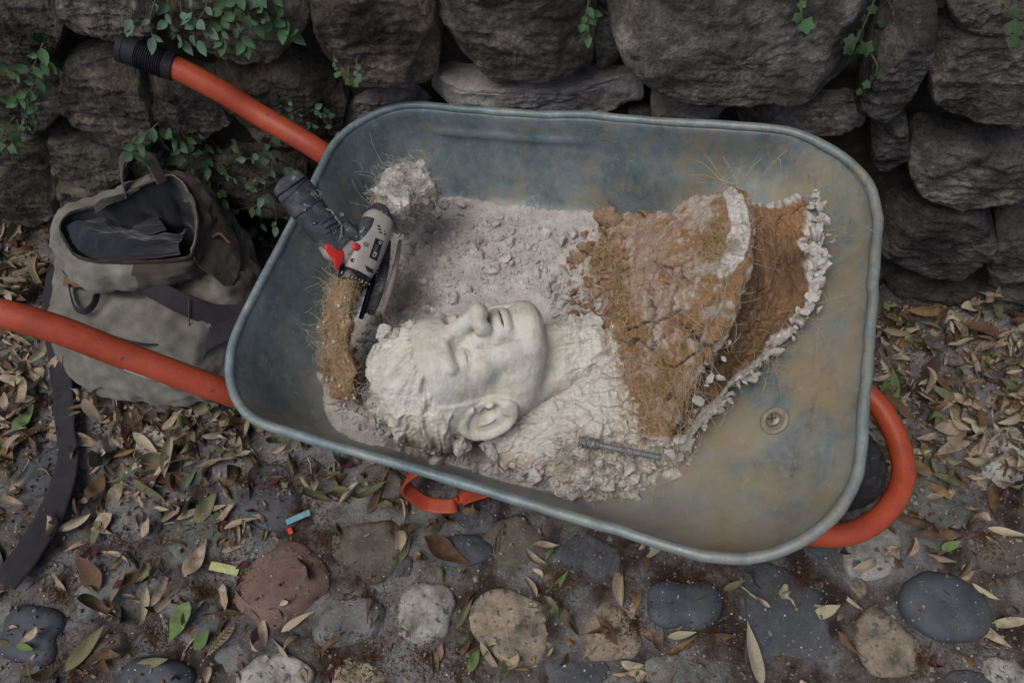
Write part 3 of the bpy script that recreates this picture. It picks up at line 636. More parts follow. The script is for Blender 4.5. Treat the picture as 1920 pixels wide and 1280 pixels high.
def head_sdf(X, Y, Z):
    """centimetres; X towards the visible ear, Y face, Z crown"""
    def el(c, r, rot=0.):
        x, y, z = X-c[0], Y-c[1], Z-c[2]
        if rot: ca, sa = math.cos(rot), math.sin(rot); y, z = y*ca+z*sa, -y*sa+z*ca
        k = np.sqrt((x/r[0])**2+(y/r[1])**2+(z/r[2])**2); return (k-1)*min(r)
    def elm(c, r, rot=0.):    # both sides
        return np.minimum(el(c, r, rot), el((-c[0], c[1], c[2]), r, rot))
    def cap(a, b, ra, rb=None):
        rb = ra if rb is None else rb; a, b = np.array(a, float), np.array(b, float); d = b-a
        t = np.clip(((X-a[0])*d[0]+(Y-a[1])*d[1]+(Z-a[2])*d[2])/(d @ d), 0, 1)
        return np.sqrt((X-a[0]-t*d[0])**2+(Y-a[1]-t*d[1])**2+(Z-a[2]-t*d[2])**2)-(ra+(rb-ra)*t)
    def U(a, b, k): h = np.clip(.5+.5*(b-a)/k, 0, 1); return b*(1-h)+a*h-k*h*(1-h)
    def D(a, b, k): return -U(-a, b, k)
    f = el((0, -1.2, 3.6), (7.4, 9.4, 9.0))
    f = U(f, el((0, 3.4, 4.2), (6.4, 5.4, 5.2)), 2.5)                 # forehead
    f = U(f, el((0, 3.0, -2.5), (6.0, 5.7, 7.6)), 2.)
    f = U(f, el((0, 3.6, -7.0), (5.3, 4.9, 4.0), .1), 2.)              # jaw
    f = U(f, elm((4.9, -.2, -6.0), (2.0, 3.6, 3.2)), 2.)                # jaw corners
    f = U(f, el((0, 7.9, -9.0), (3.3, 2.6, 2.2)), 1.1); f = U(f, cap((3.0, 5.8, -8.6), (5.6, .2, -6.2), 2.1, 2.3), 2.); f = U(f, cap((-3.2, 5.8, -8.9), (-5.6, .2, -6.6), 2.3, 2.4), 2.)               # chin
    f = U(f, elm((4.3, 5.7, -2.0), (2.1, 1.7, 1.5)), 1.4)               # cheekbones
    f = U(f, elm((3.0, 6.6, -5.4), (2.2, 1.8, 2.2)), 1.5)
    f = U(f, cap((-4.9, 6.9, 2.5), (-1.2, 8.0, 2.6), .85), .6); f = U(f, cap((4.9, 6.9, 2.5), (1.2, 8.0, 2.6), .85), .6)         # brow
    f = U(f, cap((0, 7.8, 2.7), (0, 8.2, 1.7), 1.2, .9), 1.)
    f = D(f, -elm((3.0, 9.9, .7), (2.3, 1.9, 1.5)) if False else elm((3.3, 9.4, .6), (2.7, 2.4, 1.75)), .5)
    f = U(f, elm((3.45, 6.3, .45), (1.8, 1.6, 1.3)), .3)             # closed lids
    f = np.maximum(f, -(np.minimum(cap((2.0, 8.1, .15), (5.0, 7.3, -.05), .16), cap((-2.0, 8.1, .15), (-5.0, 7.3, -.05), .16))))
    f = np.maximum(f, -elm((3.3, 8.3, .9), (.3, .7, .22)))
    f = U(f, cap((0, 8.0, 1.8), (0, 11.2, -2.2), 1.15, 1.15), .9)        # nose
    f = U(f, el((0, 11.2, -2.6), (1.45, 1.3, 1.1)), .8)
    f = U(f, elm((1.5, 9.6, -2.7), (1.05, 1.6, 1.15), .2), .55)
    f = D(f, elm((.8, 10.5, -3.7), (.5, .9, .5)), .15)
    f = D(f, elm((2.75, 9.2, -2.6), (.4, 1.9, 1.6)), .4)
    f = U(f, el((0, 8.1, -5.2), (2.9, 2.0, 1.9)), .6)                  # muzzle
    f = U(f, cap((-2.1, 8.4, -4.95), (0, 9.6, -4.75), .4, .6), .4); f = U(f, cap((2.1, 8.4, -4.95), (0, 9.6, -4.75), .4, .6), .4)
    f = U(f, el((0, 9.2, -6.1), (2.1, .95, .7)), .4)
    f = np.maximum(f, -el((0, 9.9, -5.45), (2.0, 1.7, .15)))
    f = D(f, cap((-1.6, 10.1, -7.0), (1.6, 10.1, -7.0), .25), .4)
    f = D(f, elm((3.1, 9.0, -4.9), (.32, 1.6, 2.0), -.35), .4)         # folds beside the mouth
    for sg in (1, -1): f = D(f, cap((sg*1.7, 8.6, 1.3), (sg*2.6, 8.9, -3.2), .35), .45); f = D(f, cap((sg*2.6, 8.9, -3.2), (sg*3.3, 8.0, -5.2), .22, .1), .6)
    # ear
    for sg in (1, -1):
        x, y, z = sg*X-8.3, Y+.9, Z+1.4
        ca, sa = math.cos(.42), math.sin(.42); y, z = y*ca+z*sa, -y*sa+z*ca
        x = x-.38*np.clip(-y, -2, 4)
        rr = np.sqrt((y/2.35)**2+(z/3.7)**2); ring = np.sqrt(((rr-1)*2.6)**2+x*x)-.5
        ring = np.where((y > .9) & (z < .8), ring+.6*np.clip(y-.9, 0, 1), ring)
        lob = np.sqrt((x/.6)**2+((y-.2)/1.05)**2+((z+3.1)/1.15)**2)*.6-.6
        disc = np.maximum(np.abs(x+.65)-.45, (rr-1)*2)
        anti = np.sqrt((x+.1)**2+(np.sqrt((y-.1)**2/1.3+(z-.2)**2/4.6)-.55)**2*2)-.24; anti = np.where(y > -.2, anti+.6, anti)
        trag = np.sqrt(x*x+(y-1.5)**2+((z+1.2)/1.6)**2)-.38
        e = U(U(U(ring, lob, .4), disc, .3), U(anti, trag, .2), .25); f = U(f, e, .25); f = D(f, np.sqrt(((x+.1)/.9)**2+((y-.6)/.95)**2+((z+.7)/1.7)**2)*.9-.9, .25)
    # neck with its tendon, running into the chest
    nk = cap((0, -1.8, -6), (-.6, -2.6, -22), 5.7, 6.0); nk = U(nk, cap((6.2, -2.4, -5), (2.0, 2.4, -19), 1.1, 1.3), 1.4); nk = U(nk, cap((0, 4.3, -12), (0, 3.2, -18), 1.6, 1.6), 2.2)
    f = U(f, nk, 1.4)
    # hair: a thick cap behind the hairline
    hl = (Z-(7.2-.10*X*X*.35)) ; side = np.minimum(Z+2.6, -(Y-1.8-.15*Z)) ; hair = el((0, -1.6, 4.2), (8.3, 10.3, 10.3)); reg = -np.maximum(hl, np.minimum(side, -(Y-3.2)))
    f = U(f, np.maximum(hair, reg*.9), .35)
    return f
h = .16; xs = np.arange(-9.5, 10.2, h); ys = np.arange(-12.4, 13.2, h); zs = np.arange(-21.5, 13.8, h)
X, Y, Z = np.meshgrid(xs, ys, zs, indexing='ij', sparse=False)
Fd = head_sdf(X.astype(np.float32), Y.astype(np.float32), Z.astype(np.float32)); Fd[:, :, 0] = 5
V, F = surface_nets(Fd, np.array([xs[0], ys[0], zs[0]]), h); del X, Y, Z, Fd
Nn = vnormals(V, F)
if np.mean(np.sum(Nn*(V-[0, 0, -2]), 1)) < 0: F = F[:, ::-1]; Nn = -Nn
x, y, z = V.T
hm = sstep(-.2, .5, z-(7.0-.035*x*x))*1.+0; hm = np.maximum(hm, sstep(.3, 1.2, np.minimum(z+2.4, 1.6+.15*z-y))*(np.abs(x) > 3)); hm = np.maximum(hm, (y < -3)*1.); hm *= sstep(-7, -4.5, z)
ear = np.sqrt(((y+.9)/4.0)**2+((z+1.4)/5.6)**2) < 1; hm = hm*(1-ear*(np.abs(x) > 6.3)*1.)
q = np.stack([x*.8, (y+.5*z)*.28, (z-.5*y)*.8], 1)+.6*np.stack([vnoise(V*.35, 70+k) for k in range(3)], 1)
lock = fbm(q, .75, 4, 71, True); la, lb, lc = worley(q*np.array([1, 1.3, 1]), .55, 77)
th_ = np.arctan2(x, z-3.0); rad_ = np.stack([th_*7.5+.9*vnoise(V*.3, 78), y*.16+.8*vnoise(V*.35, 79), 0*x], 1); st1 = fbm(rad_, .85, 4, 72, True); sa_, sb_, sc_ = worley(rad_*np.array([1, 1.4, 1]), .5, 73)
d = hm*(.75*st1+2.0*(sc_-.5)*sstep(0, .35, sb_-sa_)-.2*np.exp(-((sb_-sa_)/.07)**2)+.12*fbm(V, 2.2, 3, 74, True))
# tool marks and dents in the clay skin
d += (1-hm)*(.05*fbm(V*np.array([1, .4, 1]), 1.6, 3, 80, True)+.035*fbm(V, 4.5, 3, 81)+.03*fbm(V, .8, 2, 82)); 
a, b, cc = worley(V, .45, 90); crack = np.exp(-((b-a)/.035)**2)*sstep(.22, .4, fbm(V, .22, 2, 91)); d -= .045*sstep(.5, .62, fbm(V, 5.5, 2, 99))*(1-hm); d += (1-hm)*.05*fbm(V, .55, 4, 96, True); d -= .16*crack*(z < 3)*(y < 6)*(1-ear*1.)
a, b, cc = worley(V*np.array([1, 1, 1.]), 1.1, 95); d += (1-hm)*.03*(cc-.5)*sstep(0, .2, b-a)
nz = sstep(-10.5, -16, z); d += nz*(.5*fbm(V*np.array([1, 1, .5]), .8, 4, 97, True)+.2*fbm(V, 3, 3, 98, True))
V = V+Nn*d[:, None]
W = HO+(V*HS) @ HB.T
pg = np.array([.57, .55, .475])*np.ones((len(W), 1)); st = fbm(V, .5, 4, 100); pg *= (1+.1*st)[:, None]
grime = sstep(-.15, .5, fbm(V, .6, 6, 101, gain=.7)); pg = pg*(1-.20*grime[:, None]*np.array([.8, 1, 1.35]))
pk = .6*sstep(.3, .6, fbm(V, .8, 5, 103, gain=.7))*sstep(-9, -14, z); pg = pg*(1-pk[:, None])+pk[:, None]*np.array([.45, .3, .2])
pg[crack*(z < 3)*(y < 6)*(1-ear*1.) > .35] *= .55
bust = empty('clay_bust', (.15, .45, .40), label='off-white clay portrait bust with brown clay chest lying on its back in the tray', cat='sculpture')
m_clay = M('white_clay', [], 10, .6, .3, 110, attr=True, fine=.08, dist=.003, spec=.4)
m_shell = M('raw_clay', [], 10, .98, .5, 190, attr=True, fine=.28, dist=.005, spec=.1)
headtop = z > -11.2
def split(mask, name):
    fm = mask[F].all(1) if name == 'head' else ~(mask[F].all(1)); f = F[fm]; u, inv = np.unique(f, return_inverse=True)
    wpart(name, W[u], inv.reshape(-1, 4), m_clay, bust, col=pg[u])
split(headtop, 'head'); split(headtop, 'neck')
solids_in = [(W, F)]

def patch(curves, nu, nv):
    C = np.array([catmull(c, 40) for c in curves]); C = np.array([catmull(C[:, j], nu) for j in range(40)]).transpose(1, 0, 2); return np.array([catmull(C[i], nv) for i in range(nu)])
def Pz(L): return [at(x, y, z) for x, y, z in L]
# chest of brown clay: one folded sheet, neck side -> ridge -> wheel side
A_ = Pz([(1128, 398, .47), (1120, 440, .475), (1108, 505, .475), (1125, 590, .485), (1150, 690, .475), (1165, 770, .462), (1175, 838, .452)])
B_ = Pz([(1230, 392, .55), (1205, 450, .55), (1190, 520, .55), (1195, 600, .545), (1215, 690, .53), (1215, 765, .50), (1200, 838, .468)])
C_ = Pz([(1320, 368, .61), (1310, 430, .62), (1290, 520, .615), (1280, 600, .60), (1275, 690, .575), (1250, 765, .53), (1222, 842, .475)])
D_ = Pz([(1388, 362, .64), (1402, 425, .655), (1385, 510, .65), (1352, 600, .63), (1318, 690, .598), (1280, 765, .545), (1240, 846, .478)])
E_ = Pz([(1412, 374, .635), (1420, 440, .635), (1405, 515, .63), (1375, 610, .60), (1335, 700, .568), (1290, 775, .52), (1250, 848, .465)])
F_ = Pz([(1458, 376, .612), (1472, 440, .608), (1462, 520, .600), (1435, 600, .58), (1372, 690, .552), (1305, 780, .502), (1262, 850, .455)])
G_ = Pz([(1535, 362, .60), (1540, 440, .60), (1540, 530, .588), (1500, 600, .56), (1400, 700, .52), (1318, 790, .478), (1276, 852, .442)])
nu, nv = 330, 400
S0 = patch([A_, B_, C_, D_, E_, F_, G_], nu, nv); G = gridF(nu, nv); V = S0.reshape(-1, 3); uu, vv = np.meshgrid(np.linspace(0, 1, nu), np.linspace(0, 1, nv), indexing='ij'); uu, vv = uu.ravel(), vv.ravel()
N0 = vnormals(V, G); 
if N0[:, 2].mean() < 0: G = G[:, ::-1]; N0 = -N0
edge = np.minimum.reduce([uu*1.2, (1-uu)*1.2, vv, (1-vv)]); ragged = .026*fbm(V, 22, 5, 120)+.005*fbm(V, 120, 2, 121); ew = sstep(.08, 0, edge)
ctr = S0[nu//2, nv//2]
V = V+unit(V-ctr)*(ragged*ew)[:, None]
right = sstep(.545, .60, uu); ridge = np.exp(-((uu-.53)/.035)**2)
a, b, cid = worley(V+.022*np.stack([fbm(V, 16, 4, 130+k) for k in range(3)], 1), 20, 125); ck = np.exp(-((b-a)/.05)**2)*sstep(-.05, .12, fbm(V, 13, 2, 126)+.10*right)
a2, b2, cid2 = worley(V+.010*np.stack([fbm(V, 40, 3, 140+k) for k in range(3)], 1), 48, 127); ck2 = np.exp(-((b2-a2)/.045)**2)*sstep(.1, .3, fbm(V, 22, 2, 128)+.12*right)
lump = .010*fbm(V, 9, 3, 150)+.0035*fbm(V, 30, 4, 151, True)+.0018*fbm(V, 100, 3, 152, True)-.004*sstep(.35, .5, fbm(V, 60, 2, 153))
plates = .0015*(cid-.5)*sstep(0, .2, b-a)
d = lump+plates-.013*ck-.006*ck2*sstep(0, 1, 1-ck)+ew*(.004*fbm(V, 60, 3, 155, True))
V = V+N0*d[:, None]
# clay pigments; the wheel-side face also carries painted shade
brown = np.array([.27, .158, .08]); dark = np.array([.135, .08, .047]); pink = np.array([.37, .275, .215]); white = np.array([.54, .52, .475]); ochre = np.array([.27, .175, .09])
n1, n2, n3 = fbm(V, 11, 5, 160), fbm(V, 30, 5, 161), fbm(V, 90, 3, 162)
def bl(c, k, m): m = np.clip(m, 0, 1)[:, None]; return c*(1-m)+np.asarray(k)*m
col = np.tile(brown, (len(V), 1)); col = bl(col, ochre, sstep(-.1, .4, n2))
col = bl(col, pink, .8*sstep(-.12, .3, n1+.5*n3+.35*np.exp(-((uu-.30)/.16)**2)*sstep(.75, .25, vv)-.12+.3*n2)*(1-right)); col = bl(col, white*.85, .5*sstep(.2, .5, n2+.7*n3+.25*np.exp(-((uu-.36)/.12)**2)*(1-vv)-.05)*(1-right))
col = bl(col, dark*(1+.25*n1[:, None]), right*sstep(0.02, .2, vv+.05*n1)); col = bl(col, brown*1.15, right*sstep(.22, .08, vv+.1*n2)); col = bl(col, brown*1.05, right*.55*sstep(-.05, .35, n1+.2*n2))  # wheel-side face: dark brown clay, deepened by shade put into the colour
wr = np.exp(-((uu-.465-.05*n1-.02*n2)/.05)**2)*sstep(.42, .30, vv+.08*n2)*sstep(.0, .02, vv); col = bl(col, white*1.05, sstep(.42, .55, wr+.45*n2)); col = bl(col, white*.9, .8*np.exp(-((uu-.555-.01*n1)/.012)**2)*sstep(-.3, .1, n2+.1)); V = V+N0*(.003*sstep(.42, .55, wr+.45*n2))[:, None]
col = bl(col, white*.9, .75*sstep(.1, .3, n2+.3*n3)*np.exp(-((uu-.53)/.04)**2)*sstep(.25, .4, vv))
col = bl(col, white, sstep(.065+.07*sstep(.4, .8, vv), .035+.05*sstep(.4, .8, vv), (1-uu)+.05*n2+.06*n1)); col = bl(col, white, sstep(.045, .02, vv+.02*n2)*right*.8)
col = bl(col, white*.95, sstep(.93, .985, vv+.03*n2)); col = bl(col, white*.9, sstep(.07, .02, uu+.04*n1)*sstep(.35, .7, vv+.1*n1))
blot = np.exp(-(((uu-.95)/.06)**2+((vv-.2)/.035)**2))+.5*n1; col = bl(col, white*1.05, sstep(.4, .6, blot+.2*n2))
col *= (1-.6*np.clip(ck+.6*ck2, 0, 1)[:, None])
bot = V-N0*(.010+.004*fbm(V, 50, 2, 170)[:, None]); 
A = V.reshape(nu, nv, 3); B = bot.reshape(nu, nv, 3); lip = np.concatenate
VV = np.concatenate([V, bot]); nq = len(V); ids = np.arange(nq).reshape(nu, nv)
bd = np.concatenate([ids[0, :], ids[1:, -1], ids[-1, -2::-1], ids[-2:0:-1, 0]]); sk = np.stack([bd, np.roll(bd, -1), np.roll(bd, -1)+nq, bd+nq], 1)
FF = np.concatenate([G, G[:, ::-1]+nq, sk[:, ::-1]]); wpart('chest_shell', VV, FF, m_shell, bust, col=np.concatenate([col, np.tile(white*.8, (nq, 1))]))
shellV, shellN = V, N0; solids_in.append((V, G))
# white shoulder plaster in front of the neck
rows = [Pz([(905, 836, .42), (980, 775, .445), (1060, 712, .46), (1125, 650, .488), (1155, 585, .492)]), Pz([(950, 868, .412), (1030, 828, .45), (1100, 788, .472), (1150, 735, .485), (1190, 650, .495)]),
        Pz([(1010, 890, .402), (1085, 862, .435), (1150, 840, .455), (1200, 812, .468), (1225, 790, .475)]), Pz([(1050, 912, .405), (1110, 905, .425), (1190, 885, .436), (1245, 850, .445), (1278, 835, .452)]), Pz([(1060, 935, .388), (1130, 945, .392), (1200, 925, .404), (1260, 890, .416), (1292, 862, .427)])]
nu, nv = 210, 260; S1 = patch(rows, nu, nv); G = gridF(nu, nv); V = S1.reshape(-1, 3); uu, vv = np.meshgrid(np.linspace(0, 1, nu), np.linspace(0, 1, nv), indexing='ij'); uu, vv = uu.ravel(), vv.ravel()
N0 = vnormals(V, G)
if N0[:, 2].mean() < 0: G = G[:, ::-1]; N0 = -N0
edge = np.minimum.reduce([(1-uu), vv*.9, (1-vv)*.9]); ew = sstep(.12, 0, edge); V = V+unit(V-S1[nu//2, nv//2])*((.016*fbm(V, 38, 4, 220)+.008)*ew)[:, None]
a, b, cid = worley(V+.012*np.stack([fbm(V, 30, 3, 240+k) for k in range(3)], 1), 42, 201); a2, b2, c2 = worley(V, 130, 205); rough = sstep(.08, .6, uu+.25*fbm(V, 12, 2, 208))
a3, b3, c3 = worley(V*np.array([1, 1.8, 1])+.02*np.stack([fbm(V, 22, 3, 250+k) for k in range(3)], 1), 24, 215); d = .008*fbm(V, 14, 3, 210)+.005*fbm(V, 40, 4, 211, True)+.007*(c3-.5)*sstep(0, .08, b3-a3)-.005*np.exp(-((b3-a3)/.04)**2)+rough*(.014*(cid-.5)*sstep(0, .3, b-a)+.005*(c2-.5)*sstep(0, .3, b2-a2)+.006*fbm(V, 60, 4, 212, True))-.004*np.exp(-((b-a)/.05)**2)*sstep(0, .2, fbm(V, 12, 2, 245))
V = V+N0*d[:, None]; n1, n2 = fbm(V, 14, 5, 230), fbm(V, 45, 4, 231)
col = np.tile(np.array([.55, .525, .47]), (len(V), 1)); col = bl(col, [.45, .43, .39], sstep(0, .4, n2)*rough); col = bl(col, [.40, .29, .2], .45*sstep(.3, .42, n1+.4*n2)); col = bl(col, [.42, .33, .25], .25*sstep(.1, .4, fbm(V, 9, 4, 233)))
bot = V-N0*.012-np.array([0, 0, .03])*rough[:, None]; VV = np.concatenate([V, bot]); nq = len(V); ids = np.arange(nq).reshape(nu, nv)
bd = np.concatenate([ids[0, :], ids[1:, -1], ids[-1, -2::-1], ids[-2:0:-1, 0]]); sk = np.stack([bd, np.roll(bd, -1), np.roll(bd, -1)+nq, bd+nq], 1)
wpart('shoulder_plaster', VV, np.concatenate([G, G[:, ::-1]+nq, sk[:, ::-1]]), m_shell, bust, col=np.concatenate([col, np.tile([.4, .38, .35], (nq, 1))])); shV, shN = V, N0; solids_in.append((V, G))

# ------------------------------------------------------------------ plaster dust on the tray floor
m_dust = M('plaster_dust', [(.35, .315, .29), (.48, .44, .41), (.60, .56, .53)], 28, .97, .6, 330, fine=.25, dist=.004, contrast=(.3, .7))
nu, nv = 330, 260; U, Vv = np.meshgrid(np.linspace(-.40, .20, nu), np.linspace(-.30, .27, nv), indexing='ij'); U, Vv = U.ravel(), Vv.ravel()
L0 = np.c_[U, Vv, np.zeros(len(U))]
base = np.interp(U, [-.40, -.34, -.28, -.1, 0., .1, .2], [-.165, -.163, -.166, -.170, -.166, -.178, -.21]); base = base-.025*sstep(-.19, -.26, Vv)*0
a, b, cid = worley(L0, 60, 301); wv = base+.006*fbm(L0, 9, 3, 302)+.0035*fbm(L0, 45, 4, 303)+.0022*(cid-.5)*sstep(0, .3, b-a)+.0016*fbm(L0, 160, 3, 304, True)
V = t2w(np.c_[U, Vv, wv]); ax_ = np.abs(U+.10)-(.272-.10); ay_ = np.abs(Vv-.0)-(.262-.10); ins = np.hypot(np.maximum(ax_, 0), np.maximum(ay_, 0))-.10 < .004
DF = gridF(nu, nv); DF = DF[ins[DF].all(1)]; dusto = mk('plaster_dust', V, DF[:, ::-1], m_dust); setp(dusto, kind='stuff'); solids_in.append((V, DF))
CV, CF = join(solids_in+[(tv, tf)]); ctree = BVHTree.FromPolygons([tuple(v) for v in CV], [tuple(f) for f in CF.tolist()])
def chit(px, py):
    d = Vector(ray(px, py)).normalized(); h = ctree.ray_cast(Vector(CO), d); return (np.array(h[0]), np.array(h[1]) if h[1].z > 0 else -np.array(h[1])) if h[0] else (None, None)
g5 = np.random.default_rng(21)
m_plast = M('plaster_lump', [(.37, .35, .32), (.49, .47, .43), (.59, .57, .53)], 50, .95, .45, 220, fine=.16, dist=.004, rnd=.08)
m_clod = M('clay_clod', [(.17, .105, .06), (.26, .17, .10), (.36, .26, .18)], 50, .95, .5, 200, fine=.25, dist=.004)
def inpoly(x, y, P):
    c = False; j = len(P)-1
    for i in range(len(P)):
        if (P[i][1] > y) != (P[j][1] > y) and x < (P[j][0]-P[i][0])*(y-P[i][1])/(P[j][1]-P[i][1])+P[i][0]: c = not c
        j = i
    return c
def sprinkle(poly, n, sc, m, nm, g=g5, sub=0):
    xs = [p[0] for p in poly]; ys = [p[1] for p in poly]; out = []
    while len(out) < n:
        x, y = g.uniform(min(xs), max(xs)), g.uniform(min(ys), max(ys))
        if inpoly(x, y, poly):
            p, _ = chit(x, y)
            if p is not None: out.append(p)
            else: n -= 1
    out = np.array(out); s = np.minimum(g.gamma(1.6, sc, n), sc*6)+sc*.3; v, f = rockmesh(int(g.integers(99)), sub, .3); rs = s[:, None]*np.stack([g.uniform(.8, 1.4, n), g.uniform(.7, 1.2, n), g.uniform(.4, .9, n)], 1)
    return scatter(v, f, out+np.array([0, 0, 1])*(s*.25)[:, None], rs, rotmats(n, g))
floor = [(700, 400), (840, 372), (1085, 440), (1110, 520), (1080, 560), (1010, 545), (850, 560), (740, 630), (680, 690), (650, 720), (700, 560)]
front = [(600, 700), (690, 740), (740, 830), (860, 860), (960, 880), (1060, 900), (1090, 930), (900, 880), (760, 850), (640, 780)]
mid = [(1010, 530), (1110, 480), (1130, 560), (1120, 605), (1040, 600), (1022, 560)]
L_ = [sprinkle(floor, 2600, .0009, 0, ''), sprinkle(floor, 420, .0022, 0, '', sub=1), sprinkle(front, 700, .0014, 0, '', sub=0), sprinkle(front, 150, .0034, 0, '', sub=1), sprinkle(mid, 260, .0022, 0, '', sub=1), sprinkle([(1050, 870), (1130, 845), (1260, 860), (1280, 880), (1190, 930), (1110, 940)], 160, .0020, 0, '', sub=1)]
V, F = join(L_); setp(mk('plaster_rubble', V, F, m_plast, smooth=False), kind='stuff')
L_ = [sprinkle([(1070, 440), (1150, 400), (1180, 560), (1140, 620), (1060, 600)], 220, .0022, 0, '', sub=1), sprinkle([(660, 560), (680, 700), (620, 740), (600, 700)], 60, .002, 0, '', sub=1), sprinkle([(1150, 600), (1300, 600), (1250, 820), (1180, 830)], 120, .0015, 0, '')]
V, F = join(L_); setp(mk('clay_crumbs', V, F, m_clod, smooth=False), kind='stuff')
# larger lumps, one object each
lumps = [(1030, 0, 0)]
def lump(px, py, r, m, label, grp, nm, seed, flat=.6, rel=None):
    v, f = rockmesh(seed, 3, .35); v = v*np.array([1, .8, flat])*r; v += unit(v)*(r*.12*fbm(v/r, 3, 3, seed, True))[:, None]; q = rotmats(1, np.random.default_rng(seed))[0] if flat > .5 else np.eye(3)
    p, n = chit(px, py); o = mk(nm, v @ q.T, f, m, None, smooth=False); o.location = Vector(p+n*r*.35); setp(o, label=label, cat='plaster chunk' if m is m_plast else 'clay clod', group=grp)
LG = 'loose plaster lumps in the tray'
lump(792, 462, .013, m_plast, 'small pale plaster lump lying right of the drill body', LG, 'plaster_lump', 1); lump(768, 468, .017, m_plast, 'broad dull plaster lump beside the drill body on the dust', LG, 'clay_lump', 2)
lump(818, 425, .018, m_plast, 'angular plaster lump leaning at the foot of the plaster tuft', LG, 'plaster_lump', 3); lump(832, 385, .012, m_plast, 'grey plaster lump right of the tuft against the far tray side', LG, 'plaster_lump', 4)
lump(798, 530, .011, m_plast, 'rounded white plaster pebble on the dust above the forehead', LG, 'plaster_lump', 5); lump(853, 562, .012, m_plast, 'white plaster pebble on the dust just above the eye of the bust', LG, 'plaster_lump', 6)
lump(932, 422, .009, m_plast, 'lone white plaster pebble in the open dust at the top', LG, 'plaster_lump', 7); lump(862, 824, .019, m_plast, 'white plaster flake stuck below the back of the head', LG, 'plaster_flake', 8, .7)
lump(660, 714, .016, m_plast, 'thin pointed plaster flake left of the hair of the bust', LG, 'plaster_flake', 9, .55); lump(1272, 862, .011, m_plast, 'white plaster lump hanging off the lower corner of the chest', LG, 'plaster_lump', 10)
lump(1070, 438, .014, m_plast, 'white plaster crumb standing left of the brown clods', LG, 'plaster_lump', 11); lump(1025, 545, .017, m_plast, 'flat plaster flake above the chin of the bust', LG, 'plaster_flake', 12, .55)
lump(1140, 420, .026, m_clod, 'uppermost brown clod at the torn corner of the chest', LG, 'clay_clod', 13); lump(1100, 468, .020, m_clod, 'rounded brown clod left of the fibre tuft at the chest corner', LG, 'clay_clod', 14)
lump(1100, 530, .014, m_clod, 'flat brown clay flake above the neck of the bust', LG, 'clay_clod', 15, .5); lump(1193, 935, .010, m_plast, 'pointed plaster crumb in front of the shoulder plaster', LG, 'plaster_lump', 16)
lump(1000, 888, .015, m_plast, 'plaster lump under the front edge of the shoulder plaster', LG, 'plaster_lump', 17); lump(752, 815, .014, m_plast, 'plaster lump at the crown of the bust near the rim', LG, 'plaster_lump', 18)
lump(700, 600, .015, m_plast, 'broad flat plaster lump between the forehead and the tools', LG, 'plaster_lump', 19, .8); lump(728, 630, .015, m_plast, 'crumpled plaster lump touching the hairline of the bust', LG, 'plaster_lump', 20, .8)

# torn plaster flakes hanging along the broken edges of the bust
gf = np.random.default_rng(91); k = 0
for crv, n_, zo in (([0.93*g_+.07*f_ for g_, f_ in zip(G_, F_)], 170, .001), (rows[4], 90, .003), ([rows[i_][0] for i_ in range(5)], 22, .004), (E_[3:], 16, .006), (A_[3:], 34, .004)):
    Q = catmull(np.array(crv), 200)
    for _ in range(n_):
        q = Q[gf.integers(0, 200)]+gf.normal(size=3)*[.006, .006, .003]+[0, 0, zo]; vv_, ff_ = rockmesh(500+k % 40, 1, .4); r = gf.gamma(2.2, .0022)+.0022
        o = mk('plaster_flake', (vv_*np.array([1, .75, .38])*r) @ rotmats(1, gf)[0].T, ff_, m_plast, bust, smooth=False); o.location = Vector(q-np.array(bust.location)); k += 1
# ------------------------------------------------------------------ fibre tufts
m_coir = M('coir_fibre', [(.32, .21, .10), (.56, .42, .23)], 30, .8, 0, 100, fine=.25); m_jute = M('dusty_fibre', [(.40, .36, .29), (.52, .48, .41)], 30, .9, 0, 100, fine=.2); m_pale = M('pale_fibre', [(.38, .31, .2), (.52, .45, .33)], 30, .8, 0, 100, fine=.2)
def tuft(name, parent, pts, N_, ln, m, seed, curl=.7, r=(.00025, .0005), dirb=(0, 0, .6), spread=.012, K=9, grav=.05, kind=None, top=None, **kw):
    g = np.random.default_rng(seed); base = []
    for x, y in pts:
        p, n = chit(x, y)
        if p is not None: base.append((p, n))
    i = g.integers(0, len(base), N_); O = np.array([base[k][0] for k in i])+g.normal(size=(N_, 3))*spread*[1, 1, .3]; Nn = np.array([base[k][1] for k in i])
    D = unit(Nn*.5+g.normal(size=(N_, 3))+np.array(dirb)); P = strands(O, D, g.uniform(*ln, N_), K, curl, grav, seed); V, F = fibre(P, g.uniform(*r, N_))
    if parent: o = wpart(name, V, F, m, parent)
    else: o = mk(name, V, F, m)
    return setp(o, kind=kind, **kw)
def fillp(poly, n, seed=0):
    g = np.random.default_rng(seed); xs = [p[0] for p in poly]; ys = [p[1] for p in poly]; o = []
    while len(o) < n:
        x, y = g.uniform(min(xs), max(xs)), g.uniform(min(ys), max(ys))
        if inpoly(x, y, poly): o.append((x, y))
    return o
mat1 = [(1150, 560), (1200, 560), (1230, 640), (1300, 700), (1280, 790), (1210, 830), (1160, 790), (1150, 700)]
tuft('coir_fibres', bust, fillp(mat1, 500, 1), 1050, (.012, .045), m_coir, 31, .9, (.0002, .00042), (0, 0, .0), .004, 8, .12, kind='stuff')
tuft('coir_fibres', bust, fillp([(1110, 460), (1160, 440), (1180, 520), (1140, 600), (1090, 560)], 200, 2), 450, (.012, .05), m_coir, 32, .8, (.0002, .00042), (0, 0, .1), .005, 8, .08, kind='stuff')
tuft('coir_fibres', bust, fillp([(1320, 420), (1350, 410), (1370, 470), (1335, 500)], 80, 3), 300, (.01, .035), m_coir, 33, .8, (.0002, .0004), (0, 0, .1), .004, 8, .1, kind='stuff')
